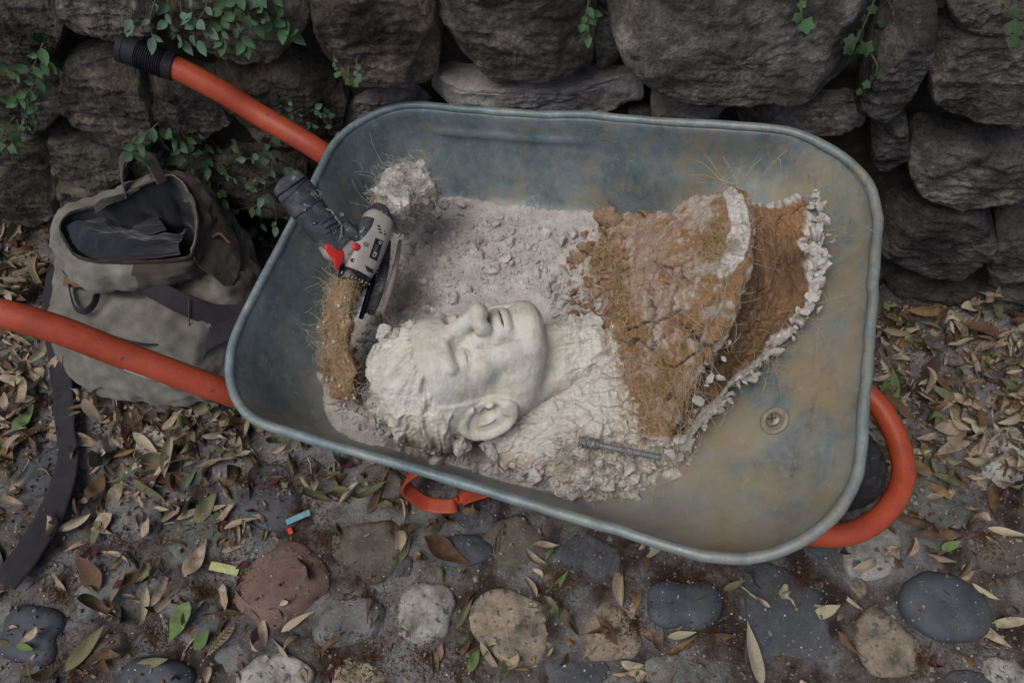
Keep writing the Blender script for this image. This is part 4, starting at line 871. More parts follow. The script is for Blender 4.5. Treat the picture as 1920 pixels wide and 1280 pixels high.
tuft('coir_fibres', bust, fillp([(1200, 420), (1370, 380), (1370, 520), (1300, 680), (1210, 560)], 260, 11), 420, (.01, .045), m_coir, 39, .7, (.00018, .00036), (0, 0, 0), .004, 9, .12, kind='stuff')
tuft('pale_fibres', bust, [(1385, 365), (1370, 360), (1400, 372), (1540, 400), (1535, 430), (1530, 380), (1140, 395), (1170, 395), (1550, 560), (1480, 600), (1400, 700), (1440, 670)], 150, (.03, .10), m_pale, 34, .35, (.00022, .0004), (0, .1, .5), .008, 10, .03, kind='stuff')
tuft('pale_fibres', bust, [(1395+int(-28*t*t*0)-int(130*t), 420+int(400*t)) for t in np.linspace(0, 1, 24)], 260, (.02, .07), m_pale, 35, .3, (.0002, .0004), (-.3, -.9, .2), .004, 10, .03, kind='stuff')
tuft('pale_fibres', bust, fillp([(1050, 830), (1160, 810), (1200, 860), (1190, 930), (1110, 945), (1060, 890)], 160, 5), 600, (.012, .05), m_jute, 36, .9, (.0002, .0004), (0, 0, .1), .004, 8, .08, kind='stuff')
tuft('pale_fibres', bust, [(700, 780), (740, 830), (800, 850), (860, 855), (700, 740), (900, 870), (960, 890)], 420, (.012, .045), m_jute, 37, .8, (.0002, .0004), (0, -.2, .1), .009, 8, .08, kind='stuff')
tuft('pale_fibres', bust, [(1270, 860), (1260, 890), (1230, 920), (1290, 790), (1340, 740), (1440, 650), (1500, 590)], 110, (.03, .11), m_pale, 38, .45, (.0002, .00035), (.3, -.4, .1), .006, 12, .05, kind='stuff')

def tuftthing(name, label, cat, c, core_m, rad, seed, fibs, flat=1.):
    """lump of plaster and fibre: craggy core plus strands"""
    t = empty(name, tuple(c), label=label, cat=cat); v, f = rockmesh(seed, 4, .25); v = v*np.asarray(rad); 
    a, b, cid = worley(v, 90, seed); v += unit(v)*(.012*fbm(v, 40, 4, seed, True)+.012*(cid-.5)*sstep(0, .3, b-a))[:, None]
    return t, v, f
c = at(762, 372, .475); t, v, f = tuftthing('plaster_tuft', 'ragged ball of plaster and fibre in the far handle-side corner of the tray', 'plaster clump', c, m_plast, (.048, .05, .05), 41, None)
mk('core', v, f, m_plast, t, smooth=False)
g6 = np.random.default_rng(42); i = g6.integers(0, len(v), 2600); O = v[i]*g6.uniform(.85, 1.05, (2600, 1)); D = unit(unit(v[i])*.5+g6.normal(size=(2600, 3))); V, F = fibre(strands(O, D, g6.uniform(.01, .035, 2600), 8, .9, .05, 43), g6.uniform(.0002, .0005, 2600)); setp(mk('fibres', V, F, m_jute, t), kind='stuff')
i = g6.integers(0, len(v), 50); V, F = fibre(strands(v[i], unit(v[i]+[-.02, 0, .03]), g6.uniform(.03, .08, 50), 10, .4, .0, 44), np.full(50, .0003)); setp(mk('long_fibres', V, F, m_pale, t), kind='stuff')
ci_ = g6.integers(0, len(v), 46); k = 0
for q in v[ci_]:
    vv_, ff_ = rockmesh(200+k, 1, .3); r = g6.uniform(.004, .011); o = mk('flake', vv_*np.array([1, .8, .5])*r @ rotmats(1, g6)[0].T, ff_, m_plast, t, smooth=False); o.location = Vector(q*1.02); k += 1
# standing brown shard with its fringe of coir
cp = [at(x, y, z) for x, y, z in ((650, 520, .50), (640, 570, .475), (628, 640, .45), (640, 700, .425), (650, 745, .40))]
t = empty('coir_shard', tuple(cp[2]), label='upright brown clay shard fringed with coir at the handle end of the tray', cat='clay shard')
P = catmull(cp, 60); wdt = np.interp(np.linspace(0, 1, 60), [0, .1, .35, .7, 1], [.006, .018, .036, .040, .024])
dn = unit(np.array([-.75, -.35, .55])); tt_ = unit(np.gradient(P, axis=0)); bb = unit(np.cross(tt_, dn)); a = np.linspace(0, 2*math.pi, 40, endpoint=False)
V = P[:, None]+wdt[:, None, None]*np.cos(a)[:, None]*bb[:, None]+dn*(.011*np.sin(a))[:, None]; V = V.reshape(-1, 3); Nn = unit(V-np.repeat(P, 40, 0)); V = V+Nn*(.013*fbm(V, 30, 4, 50, True)+.003*fbm(V, 150, 2, 51))[:, None]
wpart('core', V, gridF(60, 40, cv=True), m_clod, t)
i = g6.integers(0, len(V), 2600); i[:1300] = g6.choice(np.where(vnoise(V*45, 58) > .1)[0], 1300); O = V[i]; D = unit(Nn[i]*.1+g6.normal(size=(2600, 3))*.7+[-.15, .1, .0]); A, B = fibre(strands(O, D, g6.uniform(.006, .02, 2600), 8, 1.3, .08, 52), g6.uniform(.0002, .00045, 2600)); setp(wpart('coir_fibres', A, B, m_coir, t), kind='stuff')
m = (V @ np.array([1, 0, 0]) < np.repeat(P, 40, 0)[:, 0]-.005) & (V[:, 1] > cp[3][1]); i = g6.choice(np.where(m)[0], 260); A, B = fibre(strands(V[i], unit(g6.normal(size=(260, 3))*.5+[-.5, .6, .2]), g6.uniform(.02, .06, 260), 12, .8, .03, 53), g6.uniform(.0002, .0004, 260)); setp(wpart('long_fibres', A, B, m_pale, t), kind='stuff')
k = 0
for q in V[g6.choice(np.where(V[:, 1] < cp[1][1])[0], 34)]:
    vv_, ff_ = rockmesh(300+k, 1, .3); r = g6.uniform(.0012, .0038); o = mk('plaster_crumb', vv_*r, ff_, m_plast, t, smooth=False); o.location = Vector(q+dn*.004-np.array(t.location)); k += 1
# fibres combed out beside the tools
tuft('loose_fibres', None, fillp([(740, 500), (800, 560), (830, 590), (760, 590), (720, 570)], 60, 8), 600, (.02, .06), m_jute, 60, .35, (.0002, .0004), (.5, -.6, .2), .006, 9, .05, kind='stuff')
# threaded rod
a, b = at(1092, 828, .476), at(1240, 858, .472); t = empty('threaded_rod', tuple(a), label='grey threaded steel rod lying on the white shoulder plaster', cat='rod'); L_ = np.linalg.norm(b-a)
ts = np.linspace(0, L_, 420); r = .0040+.0009*np.abs(np.sin(ts*math.pi/.0036))*(ts > L_*.48); r[ts < L_*.48] = .0036; r[0] = .0001; r[-1] = .0001
V, F = lathe(np.c_[ts, r], a, b-a, 16); wpart('rod', V, F, M('rod_steel', [(.17, .17, .18), (.3, .3, .31)], 80, .5, .3, 300, metal=.4, speck=(150, .6, (.45, .44, .42))), t)
ts = np.linspace(-.006, L_*.2, 60); r = .0062+.0022*fbm(np.c_[ts*100, ts, ts], 1.6, 3, 5); r[0] = .0005; r[-1] = .004; V, F = lathe(np.c_[ts, r], a, b-a, 24); V += .0015*np.stack([vnoise(V*250, 5+k) for k in range(3)], 1); wpart('wire_knot', V, F, M('dusty_wire', [(.12, .11, .11), (.3, .29, .28)], 120, .8, .4, 300), t)
for k in range(7):
    c0 = a+(b-a)*(.01+.028*k); ax = unit(b-a); u1 = unit(np.cross(ax, [0, 0, 1.])); v1 = np.cross(ax, u1); th = np.linspace(0, 6.28, 24); V, F = tube(c0+.0075*(u1*np.cos(th)[:, None]+v1*np.sin(th)[:, None])+ax*(.004*np.sin(th+k))[:, None], .0011, 24, 6, spl=False); wpart('wire', V, F, m_bolt, t)
# ------------------------------------------------------------------ cordless drill
q1, q2, q3 = at(552, 352, .585), at(722, 420, .505), at(690, 560, .462); dn_ = unit(np.cross(q2-q1, q3-q1)); dn_ = dn_ if dn_[2] > 0 else -dn_
def dp(px, py, off=0.): return onplane(px, py, q1+dn_*off, dn_)
m_gg = M('dusty_black_grip', [(.03, .032, .037), (.055, .058, .066), (.13, .13, .135)], 45, .75, .3, 260, fine=.3, contrast=(.35, .72), speck=(95, .66, (.24, .24, .235)), dist=.003)
m_ivory = M('ivory_plastic', [(.30, .28, .245), (.38, .36, .32)], 30, .5, .05, 200, fine=.08, speck=(120, .72, (.2, .18, .15))); m_red = M('red_plastic', [(.52, .02, .018), (.6, .03, .025)], 30, .35, .03, 200, fine=.05)
m_blk = M('glossy_black', [(.012, .012, .016), (.022, .022, .028)], 30, .28, .05, 200, fine=.1); m_trim = M('grey_trim', [(.15, .145, .13), (.22, .21, .19)], 40, .6, .05, 200); m_txt = M('white_print', [(.6, .6, .58), (.66, .66, .64)], 40, .6, 0, 200)
drill = empty('cordless_drill', tuple(dp(640, 450)), label='small cordless drill with red trigger leaning over the handle end of the tray', cat='drill')
def body(name, st, m, par=drill, k=40, n=60, e=.72, spl=True):
    """stations: (px, py, half width px across, half depth m, centre offset m) superellipse sections across the axis"""
    C = np.array([dp(s[0], s[1], s[4]) for s in st]); 
    Pp = np.array([[s[0], s[1]] for s in st], float); tg = np.gradient(Pp, axis=0); tg /= np.linalg.norm(tg, axis=1)[:, None]; nr_ = np.stack([-tg[:, 1], tg[:, 0]], 1)
    Wd = np.array([(dp(*(Pp[i]+nr_[i]*st[i][2]), st[i][4])-C[i]) for i in range(len(st))]); Dd = np.array([s[3] for s in st])[:, None]*dn_
    if spl: X = catmull(np.c_[C, Wd, Dd], n)
    else: X = np.c_[C, Wd, Dd]; n = len(st)
    a = np.arange(k)*2*math.pi/k; ca, sa = np.sign(np.cos(a))*np.abs(np.cos(a))**e, np.sign(np.sin(a))*np.abs(np.sin(a))**e
    V = X[:, None, :3]+ca[:, None]*X[:, None, 3:6]+sa[:, None]*X[:, None, 6:9]; V = V.reshape(-1, 3); F = gridF(n, k, cv=True)
    V = np.vstack([V, X[0, :3], X[-1, :3]]); j = np.arange(k); F = np.vstack([F, np.stack([np.full(k, n*k), j, (j+1) % k, (j+1) % k], 1), np.stack([np.full(k, n*k+1), (n-1)*k+(j+1) % k, (n-1)*k+j, (n-1)*k+j], 1)])
    o = mk(name, V-np.array(drill.location), F, m); o.parent = par; return o
# battery + grip
bat = body('battery', [(531, 333, 12, .010, 0), (534, 337, 25, .019, 0), (540, 343, 31, .023, 0), (553, 358, 33, .0245, 0), (566, 375, 33, .0245, 0), (578, 392, 32, .024, 0)], m_gg, e=.85)
body('seam', [(546, 349, 33.2, .0249, 0), (548, 352, 33.4, .0251, 0)], m_blk, bat, spl=False, e=.85); body('seam', [(552, 357, 33.4, .0251, 0), (553, 358, 33.4, .0251, 0)], m_blk, bat, spl=False, e=.85)
gr = body('grip', [(576, 388, 31, .0235, 0), (590, 408, 30, .022, 0), (604, 424, 31, .0215, 0), (616, 437, 30, .021, 0), (628, 450, 33, .021, 0), (640, 462, 34, .020, 0)], m_gg, e=.85)
for a_, b_ in (((589, 432), (628, 402)), ((596, 440), (634, 412)), ((602, 447), (640, 420)), ((583, 424), (600, 416))):
    mdd = ((a_[0]+b_[0])/2, (a_[1]+b_[1])/2); V, F = tube([dp(*a_, .0135), dp(mdd[0]-2, mdd[1]-1, .0225), dp(*b_, .019)], .0013, 16, 6); o = mk('rib', V-np.array(drill.location), F, m_gg); o.parent = gr
# housing
hs_ = body('housing', [(716, 398, 14, .012, -.002), (713, 404, 24, .020, -.002), (708, 415, 29, .0235, -.002), (698, 440, 32, .0245, -.002), (688, 465, 33, .0245, -.002), (676, 495, 32, .024, -.002), (668, 512, 29, .022, -.002)], m_ivory, e=.72)
nk_ = body('housing_neck', [(622, 446, 30, .018, -.001), (634, 462, 32, .0185, -.001), (648, 470, 28, .0185, -.001), (664, 474, 22, .018, -.002), (678, 480, 20, .018, -.002)], m_ivory, e=.7)
body('housing_neck', [(662, 506, 10, .014, -.001), (664, 492, 16, .017, -.001), (670, 476, 20, .018, -.001)], m_ivory, e=.7)
body('rear_cap', [(724, 396, 12, .014, -.002), (719, 398, 23, .0215, -.002), (714, 405, 28, .0242, -.002)], m_gg, e=.85)
body('grip_back', [(640, 420, 12, .0205, .0), (658, 441, 15, .0195, .0005), (672, 447, 14, .0195, .001), (684, 428, 14, .0215, .001), (690, 412, 12, .0215, .001)], m_gg, e=.8)
# trigger, selector
def prism(name, poly, o0, o1, m, par, bev=2.):
    P = ccatmull(np.array(poly, float), 40); c = P.mean(0); L_ = []
    for ins, of in ((0, o0), (0, o1-.002), (bev*.35, o1-.0006), (bev, o1)): Q = c+(P-c)*(1-ins/12.); L_.append([dp(x, y, of) for x, y in Q])
    L_.append([dp(c[0], c[1], o1)]*40); V = np.array(L_).reshape(-1, 3); o = mk(name, V-np.array(drill.location), gridF(5, 40, cv=True), m); o.parent = par; return o
tr = prism('trigger', [(609, 464), (614, 456), (626, 455), (641, 464), (646, 478), (641, 494), (634, 505), (627, 502), (625, 488), (615, 477)], .0, .0185, m_red, drill) or body('trigger', [(610, 463, 7, .011, .003), (618, 465, 11, .0155, .003), (629, 471, 13, .017, .003), (636, 481, 12, .017, .003), (636, 492, 9, .015, .003), (633, 501, 5, .011, .003)], m_red, e=.7)
body('selector', [(663, 459, 6, .003, .0185), (668, 463, 7, .004, .019), (673, 468, 5, .003, .0185)], m_red, e=.6)
# torque ring and chuck
body('torque_ring', [(668, 509, 29, .0225, -.003), (665, 515, 31, .024, -.003), (661, 525, 31, .024, -.003), (658, 532, 29, .0225, -.003)], m_blk, e=.95)
body('chuck', [(658, 531, 27, .021, -.004), (655, 540, 26, .0205, -.004), (653, 549, 25, .020, -.004)], m_blk, e=1.)
ck_ = body('chuck_jaws', [(653, 549, 19, .0165, -.006), (650, 558, 18, .016, -.006), (646, 570, 15, .013, -.006), (644, 577, 9, .008, -.006)], m_gg, e=1.)
for k in range(9):
    px, py = 642+k*6.4, 505+k*2.9; P = dp(px, py+3.5, .0222-.0022*abs(k-4)**1.3*.5); V, F = tube([P, P+(dp(px-1.5, py+7, .0)-dp(px, py+3.5, 0))*(.6 if k % 3 else 1.3)], .0007, 4, 6); o = mk('scale_mark', V-np.array(drill.location), F, m_txt); o.parent = bpy.data.objects['torque_ring']
# trim lines
def line(name, pts, off, r, m, par):
    A_0 = np.c_[np.array(pts, float), off]; tq_ = np.linspace(0, len(A_0)-1, len(A_0)*6); A_0 = np.stack([np.interp(tq_, np.arange(len(A_0)), A_0[:, k_]) for k_ in range(3)], 1); pts = A_0[:, :2]; off = A_0[:, 2]-.0006
    V, F = tube([dp(x, y, o_) for (x, y), o_ in zip(pts, off)], r, 40, 8, spl=False) if False else tube(np.array([dp(x, y, o_) for (x, y), o_ in zip(pts, off)]), r, len(pts), 8, spl=False)
    o = mk(name, V-np.array(drill.location), F, m); o.parent = par
line('trim', [(548, 392), (553, 389), (565, 381), (580, 386), (596, 389), (601, 372), (604, 360)], [.006, .0165, .0215, .0235, .0195, .0165, .008], .0017, m_trim, bat)
line('trim', [(606, 391), (622, 395), (631, 410), (641, 423), (640, 440), (646, 447)], [.016, .018, .0195, .0195, .0205, .0185], .0017, m_trim, gr)
line('trim', [(640, 440), (634, 455), (620, 462)], [.0205, .0195, .0175], .0018, m_trim, gr)
for pts in ([(577, 371), (581, 378), (590, 372), (585, 364)], [(583, 361), (592, 372)], [(588, 358), (597, 370), (600, 362)], [(594, 356), (602, 361)]):
    line('logo_mark', pts, [.0235, .0235, .0225, .022][:len(pts)], .0006, m_trim, bat)
# screws, vents, label
for sx, sy, of in ((627, 434, .0205), (681, 428, .0225), (661, 488, .0185), (685, 457, .0245), (570, 393, .0225), (641, 402, .0165)):
    c0 = dp(sx, sy, of); V, F = lathe([(.0002, .0001), (.0002, .0018), (.0012, .0024), (.0012, .0030), (-.001, .0032)], c0, dn_, 16); o = mk('screw_boss', V-np.array(drill.location), F, m_trim if of != .0185 else m_dark); o.parent = hs_
for i in range(2):
    for j in range(3):
        cx_, cy_ = 712+i*8+j*1.5-2, 424+j*6+i*3; P = dp(cx_, cy_, .0222-.0012*i); a1 = unit(dp(cx_+5, cy_+1.8, 0)-dp(cx_, cy_, 0)); a2 = np.cross(dn_, a1)
        V = np.array([P+a1*x*.0023+a2*y*.0014+dn_*z for z in (.0, .0006) for x, y in ((-1, -1), (1, -1), (1, 1), (-1, 1))]); F = np.array([(4, 5, 6, 7), (0, 1, 5, 4), (1, 2, 6, 5), (2, 3, 7, 6), (3, 0, 4, 7)]); o = mk('vent_slot', V-np.array(drill.location), F, m_dark, smooth=False); o.parent = hs_
def quadon(name, pts, off, m, par, th=.0008):
    A = np.array([dp(x, y, o_) for (x, y), o_ in zip(pts, off)]); V = np.vstack([A, A+dn_*th]); F = np.array([(4, 5, 6, 7), (0, 1, 5, 4), (1, 2, 6, 5), (2, 3, 7, 6), (3, 0, 4, 7)]); o = mk(name, V-np.array(drill.location), F, m, smooth=False); o.parent = par; return o
lb = quadon('rating_label', [(704, 446), (718, 452), (706, 490), (692, 482)], [.0228, .0205, .0205, .0232], m_blk, hs_, .0012)
quadon('side_window', [(684, 497), (700, 506), (699, 513), (688, 508)], [.0225, .0185, .0185, .0215], m_dark, hs_, .0012)
def ptext(s, px, py, size, off, m, par, ang):
    cu = bpy.data.curves.new('t', 'FONT'); cu.body = s; cu.size = size; cu.extrude = .0001; cu.align_x = 'CENTER'; cu.align_y = 'CENTER'; o = bpy.data.objects.new('t', cu); COL.objects.link(o); bpy.context.view_layer.update()
    me = bpy.data.meshes.new_from_object(o.evaluated_get(bpy.context.evaluated_depsgraph_get())); bpy.data.objects.remove(o); me.materials.clear(); me.materials.append(m)
    o = bpy.data.objects.new('printed_text', me); COL.objects.link(o); c0 = dp(px, py, off); ex = unit(dp(px+math.cos(ang)*10, py-math.sin(ang)*10, off)-c0); ey = np.cross(dn_, ex)
    mt = Matrix([[ex[0], ey[0], dn_[0], c0[0]], [ex[1], ey[1], dn_[1], c0[1]], [ex[2], ey[2], dn_[2], c0[2]], [0, 0, 0, 1]]); mt.translation -= drill.location; o.parent = par; o.matrix_local = mt
    return o
ptext('CE', 703, 477, .0075, .0243, m_txt, lb, R(68)); ptext('O', 713, 455, .006, .0235, m_txt, lb, R(68))
for k in range(5): quadon('printed_line', [(701+k*.2-1.6*k+3, 458+4*k), (709-1.6*k+1, 461.5+4*k), (708.6-1.6*k+1, 463+4*k), (700.6-1.6*k+3, 459.6+4*k)], [.0242, .0232, .0232, .0242], m_trim, lb, .0001) if k < 3 else None
line('belly_line', [(652, 478), (660, 470), (676, 462), (690, 458)], [.0188, .0195, .021, .023], .0005, m_trim, hs_)

# dark ribbed tool half buried under the drill
tq = [(730, 455, .455), (722, 500, .452), (712, 540, .448), (703, 570, .44), (696, 592, .43)]
tool = empty('saw_handle', tuple(at(*tq[2])), label='long dust-caked dark tool lying under the drill barrel', cat='hand tool')
m_tool = M('dusty_dark_tool', [(.05, .05, .055), (.11, .108, .11), (.26, .25, .24)], 30, .8, .4, 200, fine=.3, contrast=(.35, .75)); m_pink = M('worn_pink_metal', [(.2, .15, .14), (.33, .27, .25)], 40, .6, .2, 200)
P = np.array([at(*q) for q in tq]); V, F = tube(P+[0, 0, .004], [.004, .008, .009, .008, .005], 60, 14); wpart('bar', V, F, m_tool, tool)
V, F = tube(P+[.018, .004, .0], [.003, .005, .006, .004], 60, 12); wpart('edge_strip', V, F, m_pink, tool)
for k in range(26):
    c0 = catmull(P, 27)[k]; V, F = tube([c0+[-.009, -.003, .008], c0+[0, 0, .0135], c0+[.007, .002, .009]], .0014, 8, 6)
    if 6 < k: wpart('rib', V, F, m_tool, tool)
V, F = tube(P+[-.016, -.006, .002], [.004, .005, .005, .004], 50, 10); wpart('cord', V, F, m_blk, tool)
# ------------------------------------------------------------------ canvas rucksack on the ground against the wall
m_canv = M('olive_canvas', [(.085, .078, .063), (.155, .145, .12), (.23, .22, .19)], 16, .95, .35, 420, fine=.16, dist=.0015, sheen=.2, contrast=(.3, .72))
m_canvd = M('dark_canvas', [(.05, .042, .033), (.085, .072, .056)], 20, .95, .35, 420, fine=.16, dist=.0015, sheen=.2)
m_lin = M('navy_lining', [(.007, .008, .012), (.018, .02, .028)], 16, .9, .2, 400, fine=.14, dist=.001, sheen=.3); m_web = M('dark_webbing', [(.018, .016, .02), (.036, .032, .038)], 30, .9, .3, 600, fine=.2, dist=.001)
m_leath = M('brown_leather', [(.09, .045, .022), (.16, .085, .042)], 40, .6, .2, 200); m_brass = M('aged_brass', [(.05, .042, .026), (.10, .085, .05)], 60, .5, .1, 200, metal=.8)
pack = empty('rucksack', tuple(at(270, 640, 0)), label='olive canvas rucksack lying open beside the wheelbarrow handle', cat='backpack')
def ringpx(L): return np.array([at(*q) for q in L])
r_base = ringpx([(108, 640, .015), (128, 690, .012), (190, 728, .01), (270, 748, .01), (345, 758, .01), (400, 745, .01), (445, 700, .01), (470, 610, .01), (440, 520, .01), (360, 470, .01), (230, 480, .01), (140, 560, .01)])
r_low = ringpx([(100, 620, .06), (122, 684, .055), (190, 722, .06), (275, 742, .065), (350, 748, .06), (410, 724, .055), (470, 660, .06), (500, 560, .06), (460, 470, .06), (370, 420, .06), (230, 430, .06), (130, 520, .06)])
r_mid = ringpx([(105, 560, .13), (135, 600, .145), (200, 625, .155), (290, 640, .16), (370, 640, .15), (430, 610, .13), (475, 555, .12), (470, 480, .12), (430, 420, .13), (350, 385, .14), (230, 390, .14), (130, 470, .14)])
r_top = ringpx([(112, 495, .18), (142, 514, .18), (196, 528, .185), (285, 530, .19), (370, 516, .185), (415, 505, .19), (440, 465, .185), (425, 410, .19), (390, 365, .2), (320, 345, .21), (220, 370, .2), (132, 415, .19)])
r_col = ringpx([(112, 440, .235), (126, 500, .228), (178, 534, .226), (265, 530, .23), (345, 512, .23), (385, 480, .225), (402, 435, .235), (392, 380, .26), (362, 338, .275), (300, 335, .28), (205, 372, .26), (132, 396, .245)])
r_mou = ringpx([(118, 425, .262), (137, 470, .258), (176, 489, .262), (262, 491, .268), (345, 483, .265), (360, 462, .27), (368, 410, .29), (352, 360, .31), (322, 334, .325), (262, 354, .315), (205, 382, .29), (145, 398, .272)])
NB = 150; RR = [ccatmull(r, NB) for r in (r_base, r_low, r_mid, r_top, r_col, r_mou)]
RR = np.array(RR); bodyS = np.array([catmull(RR[:, j], 90) for j in range(NB)]).transpose(1, 0, 2); V = bodyS.reshape(-1, 3); F = gridF(90, NB, cv=True); N0 = vnormals(V, F); cc = V.mean(0)
if np.mean(np.sum(N0*(V-cc), 1)) < 0: F = F[:, ::-1]; N0 = -N0
tt = np.repeat(np.linspace(0, 1, 90), NB); fold = fbm(V*np.array([1, 1, 1.8])+.02*vnoise(V*20, 3)[:, None], 9, 3, 400, True)
V = V+N0*(.017*fold*sstep(0, .12, tt)*sstep(1, .9, tt)+.006*fbm(V, 24, 3, 401, True)+.0012*fbm(V, 90, 2, 402))[:, None]
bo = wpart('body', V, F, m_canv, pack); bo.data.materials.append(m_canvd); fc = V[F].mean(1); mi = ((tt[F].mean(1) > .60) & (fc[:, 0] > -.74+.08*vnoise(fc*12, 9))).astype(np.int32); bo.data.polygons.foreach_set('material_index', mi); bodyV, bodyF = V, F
# rim welt, zip and lining
mou = bodyS[-1]; mou = V.reshape(90, NB, 3)[-1]; V, F = tube(np.vstack([mou, mou[:1]]), .0035, NB+1, 8, spl=False); wpart('zip_tape', V, F, m_web, pack)
tc_ = mou.mean(0); teeth = []
tv_ = np.array([[-1, -1, -1], [1, -1, -1], [1, 1, -1], [-1, 1, -1], [-1, -1, 1], [1, -1, 1], [1, 1, 1], [-1, 1, 1]])*np.array([.0006, .0016, .0009]); tf_ = np.array([(0, 3, 2, 1), (4, 5, 6, 7), (0, 1, 5, 4), (1, 2, 6, 5), (2, 3, 7, 6), (3, 0, 4, 7)])
mq = ccatmull(mou[::3], 420); TT_ = unit(np.roll(mq, -1, 0)-np.roll(mq, 1, 0)); inw = unit(tc_-mq); Z_ = unit(np.cross(TT_, inw)); Y_ = np.cross(Z_, TT_); Rm = np.stack([TT_, Y_, Z_], -1)
V, F = scatter(tv_, tf_, mq+np.array([0, 0, .0035])+inw*.001, np.ones(420), Rm); setp(wpart('zip_teeth', V, F, m_brass, pack, smooth=False), kind='stuff')
dn0 = np.array([0, 0, -1.]); L1 = []
for t in np.linspace(0, 1, 40):
    c0 = tc_+np.array([.0, .01, -.13]); r = mou*(1-t)+c0*t; r = r+dn0*(.16*math.sin(t*math.pi/2)**.7-.13*t+.03*math.sin(t*math.pi)); r = r-(inw[:0].sum()+0); L1.append(r)
V = np.array(L1).reshape(-1, 3); F = gridF(40, NB, cv=True); N0 = vnormals(V, F); ft = np.repeat(np.linspace(0, 1, 40), NB); V = V+N0*(.014*fbm(V, 14, 3, 410, True)*sstep(0, .2, ft))[:, None]; wpart('lining', V, F, m_lin, pack)
# navy cloth bunched in the mouth, folded lining flaps
def cloth(rows, m, name, nu=60, nv=80, amp=.008, seed=1, par=pack, fr_=16):
    S_ = patch([Pz(r) for r in rows], nu, nv); V = S_.reshape(-1, 3); F = gridF(nu, nv); N0 = vnormals(V, F); 
    if N0[:, 2].mean() < 0: F = F[:, ::-1]; N0 = -N0
    V = V+N0*(amp*fbm(V*np.array([1, 1.6, 1]), fr_, 3, seed, True))[:, None]; B = V-N0*.002; nq = len(V); ids = np.arange(nq).reshape(nu, nv); bd = np.concatenate([ids[0, :], ids[1:, -1], ids[-1, -2::-1], ids[-2:0:-1, 0]]); sk = np.stack([bd, np.roll(bd, -1), np.roll(bd, -1)+nq, bd+nq], 1)
    return wpart(name, np.concatenate([V, B]), np.concatenate([F, F[:, ::-1]+nq, sk[:, ::-1]]), m, par)
cloth([[(122, 425, .255), (150, 415, .262), (195, 405, .25), (215, 420, .215)], [(142, 462, .255), (165, 440, .27), (205, 432, .262), (240, 430, .225)], [(180, 486, .258), (200, 455, .272), (245, 445, .268), (290, 440, .225)], [(255, 488, .264), (262, 462, .268), (290, 455, .262), (330, 440, .225)], [(340, 481, .262), (335, 462, .25), (340, 450, .235), (350, 425, .22)]], m_lin, 'inner_cloth', seed=420)
cloth([[(265, 405, .20), (272, 400, .21), (285, 395, .215)], [(250, 425, .225), (272, 420, .235), (300, 412, .23)], [(245, 432, .23), (280, 440, .24), (312, 430, .235)]], m_lin, 'inner_pocket', 40, 40, .003, 421)
# dark leather-like side panel on the right of the mouth
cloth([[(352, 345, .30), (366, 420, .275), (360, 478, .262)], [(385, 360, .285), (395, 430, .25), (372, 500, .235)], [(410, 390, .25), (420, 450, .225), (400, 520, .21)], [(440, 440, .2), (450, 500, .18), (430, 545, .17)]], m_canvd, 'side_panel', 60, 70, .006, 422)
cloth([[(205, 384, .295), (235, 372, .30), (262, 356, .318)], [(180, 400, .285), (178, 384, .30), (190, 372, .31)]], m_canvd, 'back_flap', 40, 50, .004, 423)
# webbing straps
nz = np.array([0, -.5, 1.])
def strap(name, pts, wd_, m=m_web, nrm=None, th=.0022, n=70, wob=.002):
    P = Pz(pts); N_ = [nz]*len(P) if nrm is None else nrm; V, F = ribbon(P, np.array(N_, float), wd_, n, th, wob); return wpart(name, V, F, m, pack)
strap('shoulder_strap', [(118, 508, .16), (98, 530, .12), (98, 590, .065), (108, 660, .03), (118, 740, .028), (122, 800, .03), (128, 850, .032), (118, 905, .032), (95, 965, .034), (55, 1030, .036), (8, 1095, .036)], [.03, .034, .042, .046, .048, .046, .044, .05, .052, .052, .05], n=140, wob=.004)
strap('shoulder_strap', [(130, 470, .215), (125, 490, .20), (135, 510, .19), (150, 522, .185)], .030, n=40)
strap('compression_strap', [(236, 508, .222), (265, 528, .224), (300, 548, .218), (350, 572, .20), (400, 590, .172), (440, 592, .155), (480, 590, .15)], [.030, .036, .040, .044, .046, .046, .044], n=80)
strap('compression_strap', [(362, 668, .125), (385, 640, .15), (420, 622, .155), (450, 612, .15), (480, 606, .145)], [.040, .042, .042, .042, .04], n=60)
strap('top_loop', [(236, 372, .30), (228, 330, .33), (232, 296, .355), (252, 285, .36), (280, 298, .355), (296, 325, .34), (305, 342, .325)], .024, m_canvd, [[-1, -.6, .3], [-1, -.5, .4], [-.6, -.4, 1], [0, -.2, 1], [.6, -.3, 1], [.9, -.5, .5], [1, -.6, .3]], .003, 70)
strap('leather_tab', [(120, 526, .19), (145, 530, .195), (172, 528, .20)], .020, m_leath, None, .003, 30, 0)
strap('ring_loop', [(170, 518, .205), (180, 545, .205), (176, 570, .20), (158, 584, .195), (140, 576, .19), (134, 555, .19), (130, 535, .19)], .013, m_web, [[.6, -.6, .6], [1, -.3, .3], [.7, -.8, .3], [0, -1, .4], [-.7, -.7, .3], [-1, -.2, .4], [-1, 0, .4]], .003, 60)
strap('pocket_edge', [(168, 618, .165), (215, 634, .17), (262, 645, .17), (305, 646, .165)], [.003, .008, .007, .003], m_lin, None, .002, 40, 0)
strap('corner_patch', [(372, 742, .035), (385, 728, .06), (395, 705, .09)], [.03, .045, .05], m_canvd, None, .003, 30, .003)
V, F = tube(Pz([(364, 483, .268), (375, 498, .25), (385, 510, .24)]), .0016, 20, 8); wpart('zip_pull', V, F, m_brass, pack)
